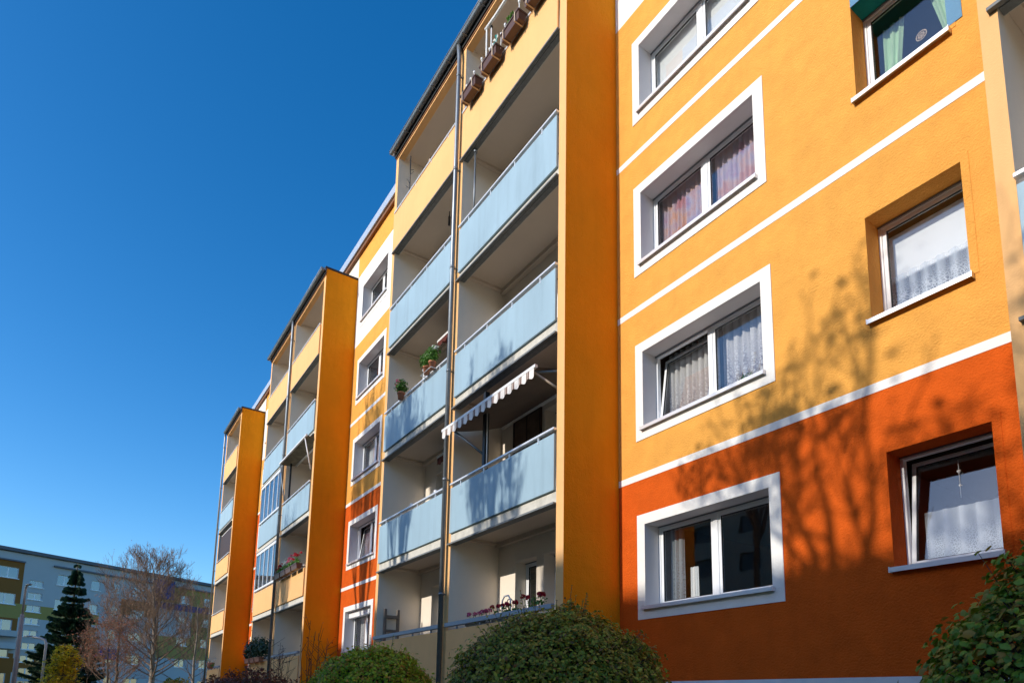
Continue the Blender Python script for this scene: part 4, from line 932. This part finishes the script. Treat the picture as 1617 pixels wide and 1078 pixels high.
# hedge and shrubs ---------------------------------------------------
def clipped_bush(label, c, rx, ry, rz, n, size, m_, seed, up_shoots=0, name='clipped_bush', cat='bush', lump=.09, asp=.62):
    r = random.Random(seed); P = empty(name, label, cat); P.location = c
    lb = MB(); tw = MB()
    for i in range(n):
        a = r.random()*6.283; z = r.uniform(-.35, 1); s_ = math.sqrt(max(0, 1-z*z)); d = Vector((s_*math.cos(a), s_*math.sin(a), z))
        k = 1+lump*noise.noise(d*3.1+Vector((seed, 0, 0)))*2+.05*noise.noise(d*9)
        rad = k*(1-abs(r.gauss(0, .075)))
        if r.random() < .05: rad = k*(1+r.random()*.06)
        p = Vector((d.x*rx, d.y*ry, d.z*rz))*rad
        leaf(lb, p, d, size*r.uniform(.55, 1.25), r, .25, asp)
        if r.random() < .006:
            q_ = d*0+p*1.0+d*r.uniform(.03, .09)+Vector((0, 0, r.uniform(0, .05))); tw.tube([p*.9, q_], [.003, .0015], 3, cap=False); leaf(lb, q_, d, size*.9, r, .25, asp); leaf(lb, p.lerp(q_, .5), d, size*.8, r, .25, asp)
        if i % 14 == 0: tw.tube([p*.35, p*.7+Vector((0, 0, .03)), p*1.0], [.009, .006, .003], 3, cap=False)
    for i in range(up_shoots):
        a = r.random()*6.283; d = Vector((math.cos(a)*.3, math.sin(a)*.3, 1)); p = Vector((d.x*rx, d.y*ry, rz*.95)); q_ = p+Vector((r.uniform(-.05, .05), 0, r.uniform(.1, .22)))
        tw.tube([p*.8, q_], [.004, .002], 3)
        for j in range(9): leaf(lb, p.lerp(q_, j/8), d, size*.6, r)
    tw.tube([(0, 0, -c[2]), (0, 0, 0)], .05, 6)
    tag(lb.build('foliage', m_, P), kind='stuff'); tag(tw.build('twigs', 'bark', P), kind='stuff')
    return P
clipped_bush('large round clipped bush with small olive leaves in front of the lowest balconies', (-3.95, -3.96, 1.27), .89, .89, .92, 46000, .035, 'leaf_hedge', 5, up_shoots=9, lump=.05)
clipped_bush('smaller clipped bush with bright green leaves left of the big round one', (-7.6, -3.95, 1.32), .80, .80, .80, 24000, .045, 'leaf_hedge2', 9, up_shoots=5, lump=.06)
clipped_bush('dark green leafy bush with larger leaves at the right edge', (-.88, -2.95, 1.10), .98, .95, 1.22, 21000, .052, 'leaf_big', 13, lump=.10, asp=.72)
def twiggy(label, base, h, n, seed, spread=.4, leafm='leaf_red', nleaf=200):
    r = random.Random(seed); P = empty('twiggy_shrub', label, 'shrub'); P.location = base; b = MB(); ends = []
    for i in range(n):
        a = r.random()*6.283; s_ = r.uniform(.1, spread); hh = h*r.uniform(.6, 1.05)
        pts = [Vector((s_*.3*math.cos(a), s_*.3*math.sin(a), 0)), Vector((s_*.8*math.cos(a), s_*.8*math.sin(a), hh*.5)), Vector((s_*1.2*math.cos(a)+r.uniform(-.1, .1), s_*1.2*math.sin(a), hh*.8)), Vector((s_*1.2*math.cos(a)+r.uniform(-.2, .2), s_*1.2*math.sin(a), hh))]
        b.tube(pts, [.010, .007, .005, .003], 4); ends += pts[1:]
        for j in range(4):
            q_ = pts[r.randint(1, 2)].lerp(pts[3], r.random()); e = q_+Vector((r.uniform(-.25, .25), r.uniform(-.25, .25), r.uniform(.05, .3))); b.tube([q_, e], [.005, .002], 3); ends.append(e)
    b.build('stems', 'twigred', P); lb = MB()
    for i in range(nleaf):
        p = r.choice(ends)+Vector((r.uniform(-1, 1), r.uniform(-1, 1), r.uniform(-1, 1)))*.06; leaf(lb, p, Vector((0, 0, 1)), .05*r.uniform(.5, 1.2), r)
    tag(lb.build('foliage', leafm, P), kind='stuff')
twiggy('thin bare rose stems rising left of the small green bush', (-11.2, -3.6, 0), 2.7, 12, 91, .7, nleaf=40)
twiggy('bare reddish stems with few dark leaves before the second stack downpipe', (-13.3, -3.6, 0), 2.75, 16, 92, .8, nleaf=90)
for i, (x, y, s_, lab) in enumerate(((-16.2, -3.3, .95, 'dark red leaved shrub before the fin wall of the second stack'), (-18.6, -3.2, .95, 'dark red leaved shrub further along the second stack'), (-21.5, -3.0, .9, 'low dark red shrub near the farthest stack'))):
    clipped_bush(lab, (x, y, 1.28), s_*1.35, s_, s_*.82, 5200, .07, 'leaf_red', 100+i, name='red_shrub', cat='shrub', lump=.35)
clipped_bush('low dark green hedge far off under the bare trees', (-34.5, -2.9, 1.0), 3.6, 1.0, 1.15, 9000, .13, 'leaf_hedge', 120, name='hedge', cat='hedge', lump=.25)
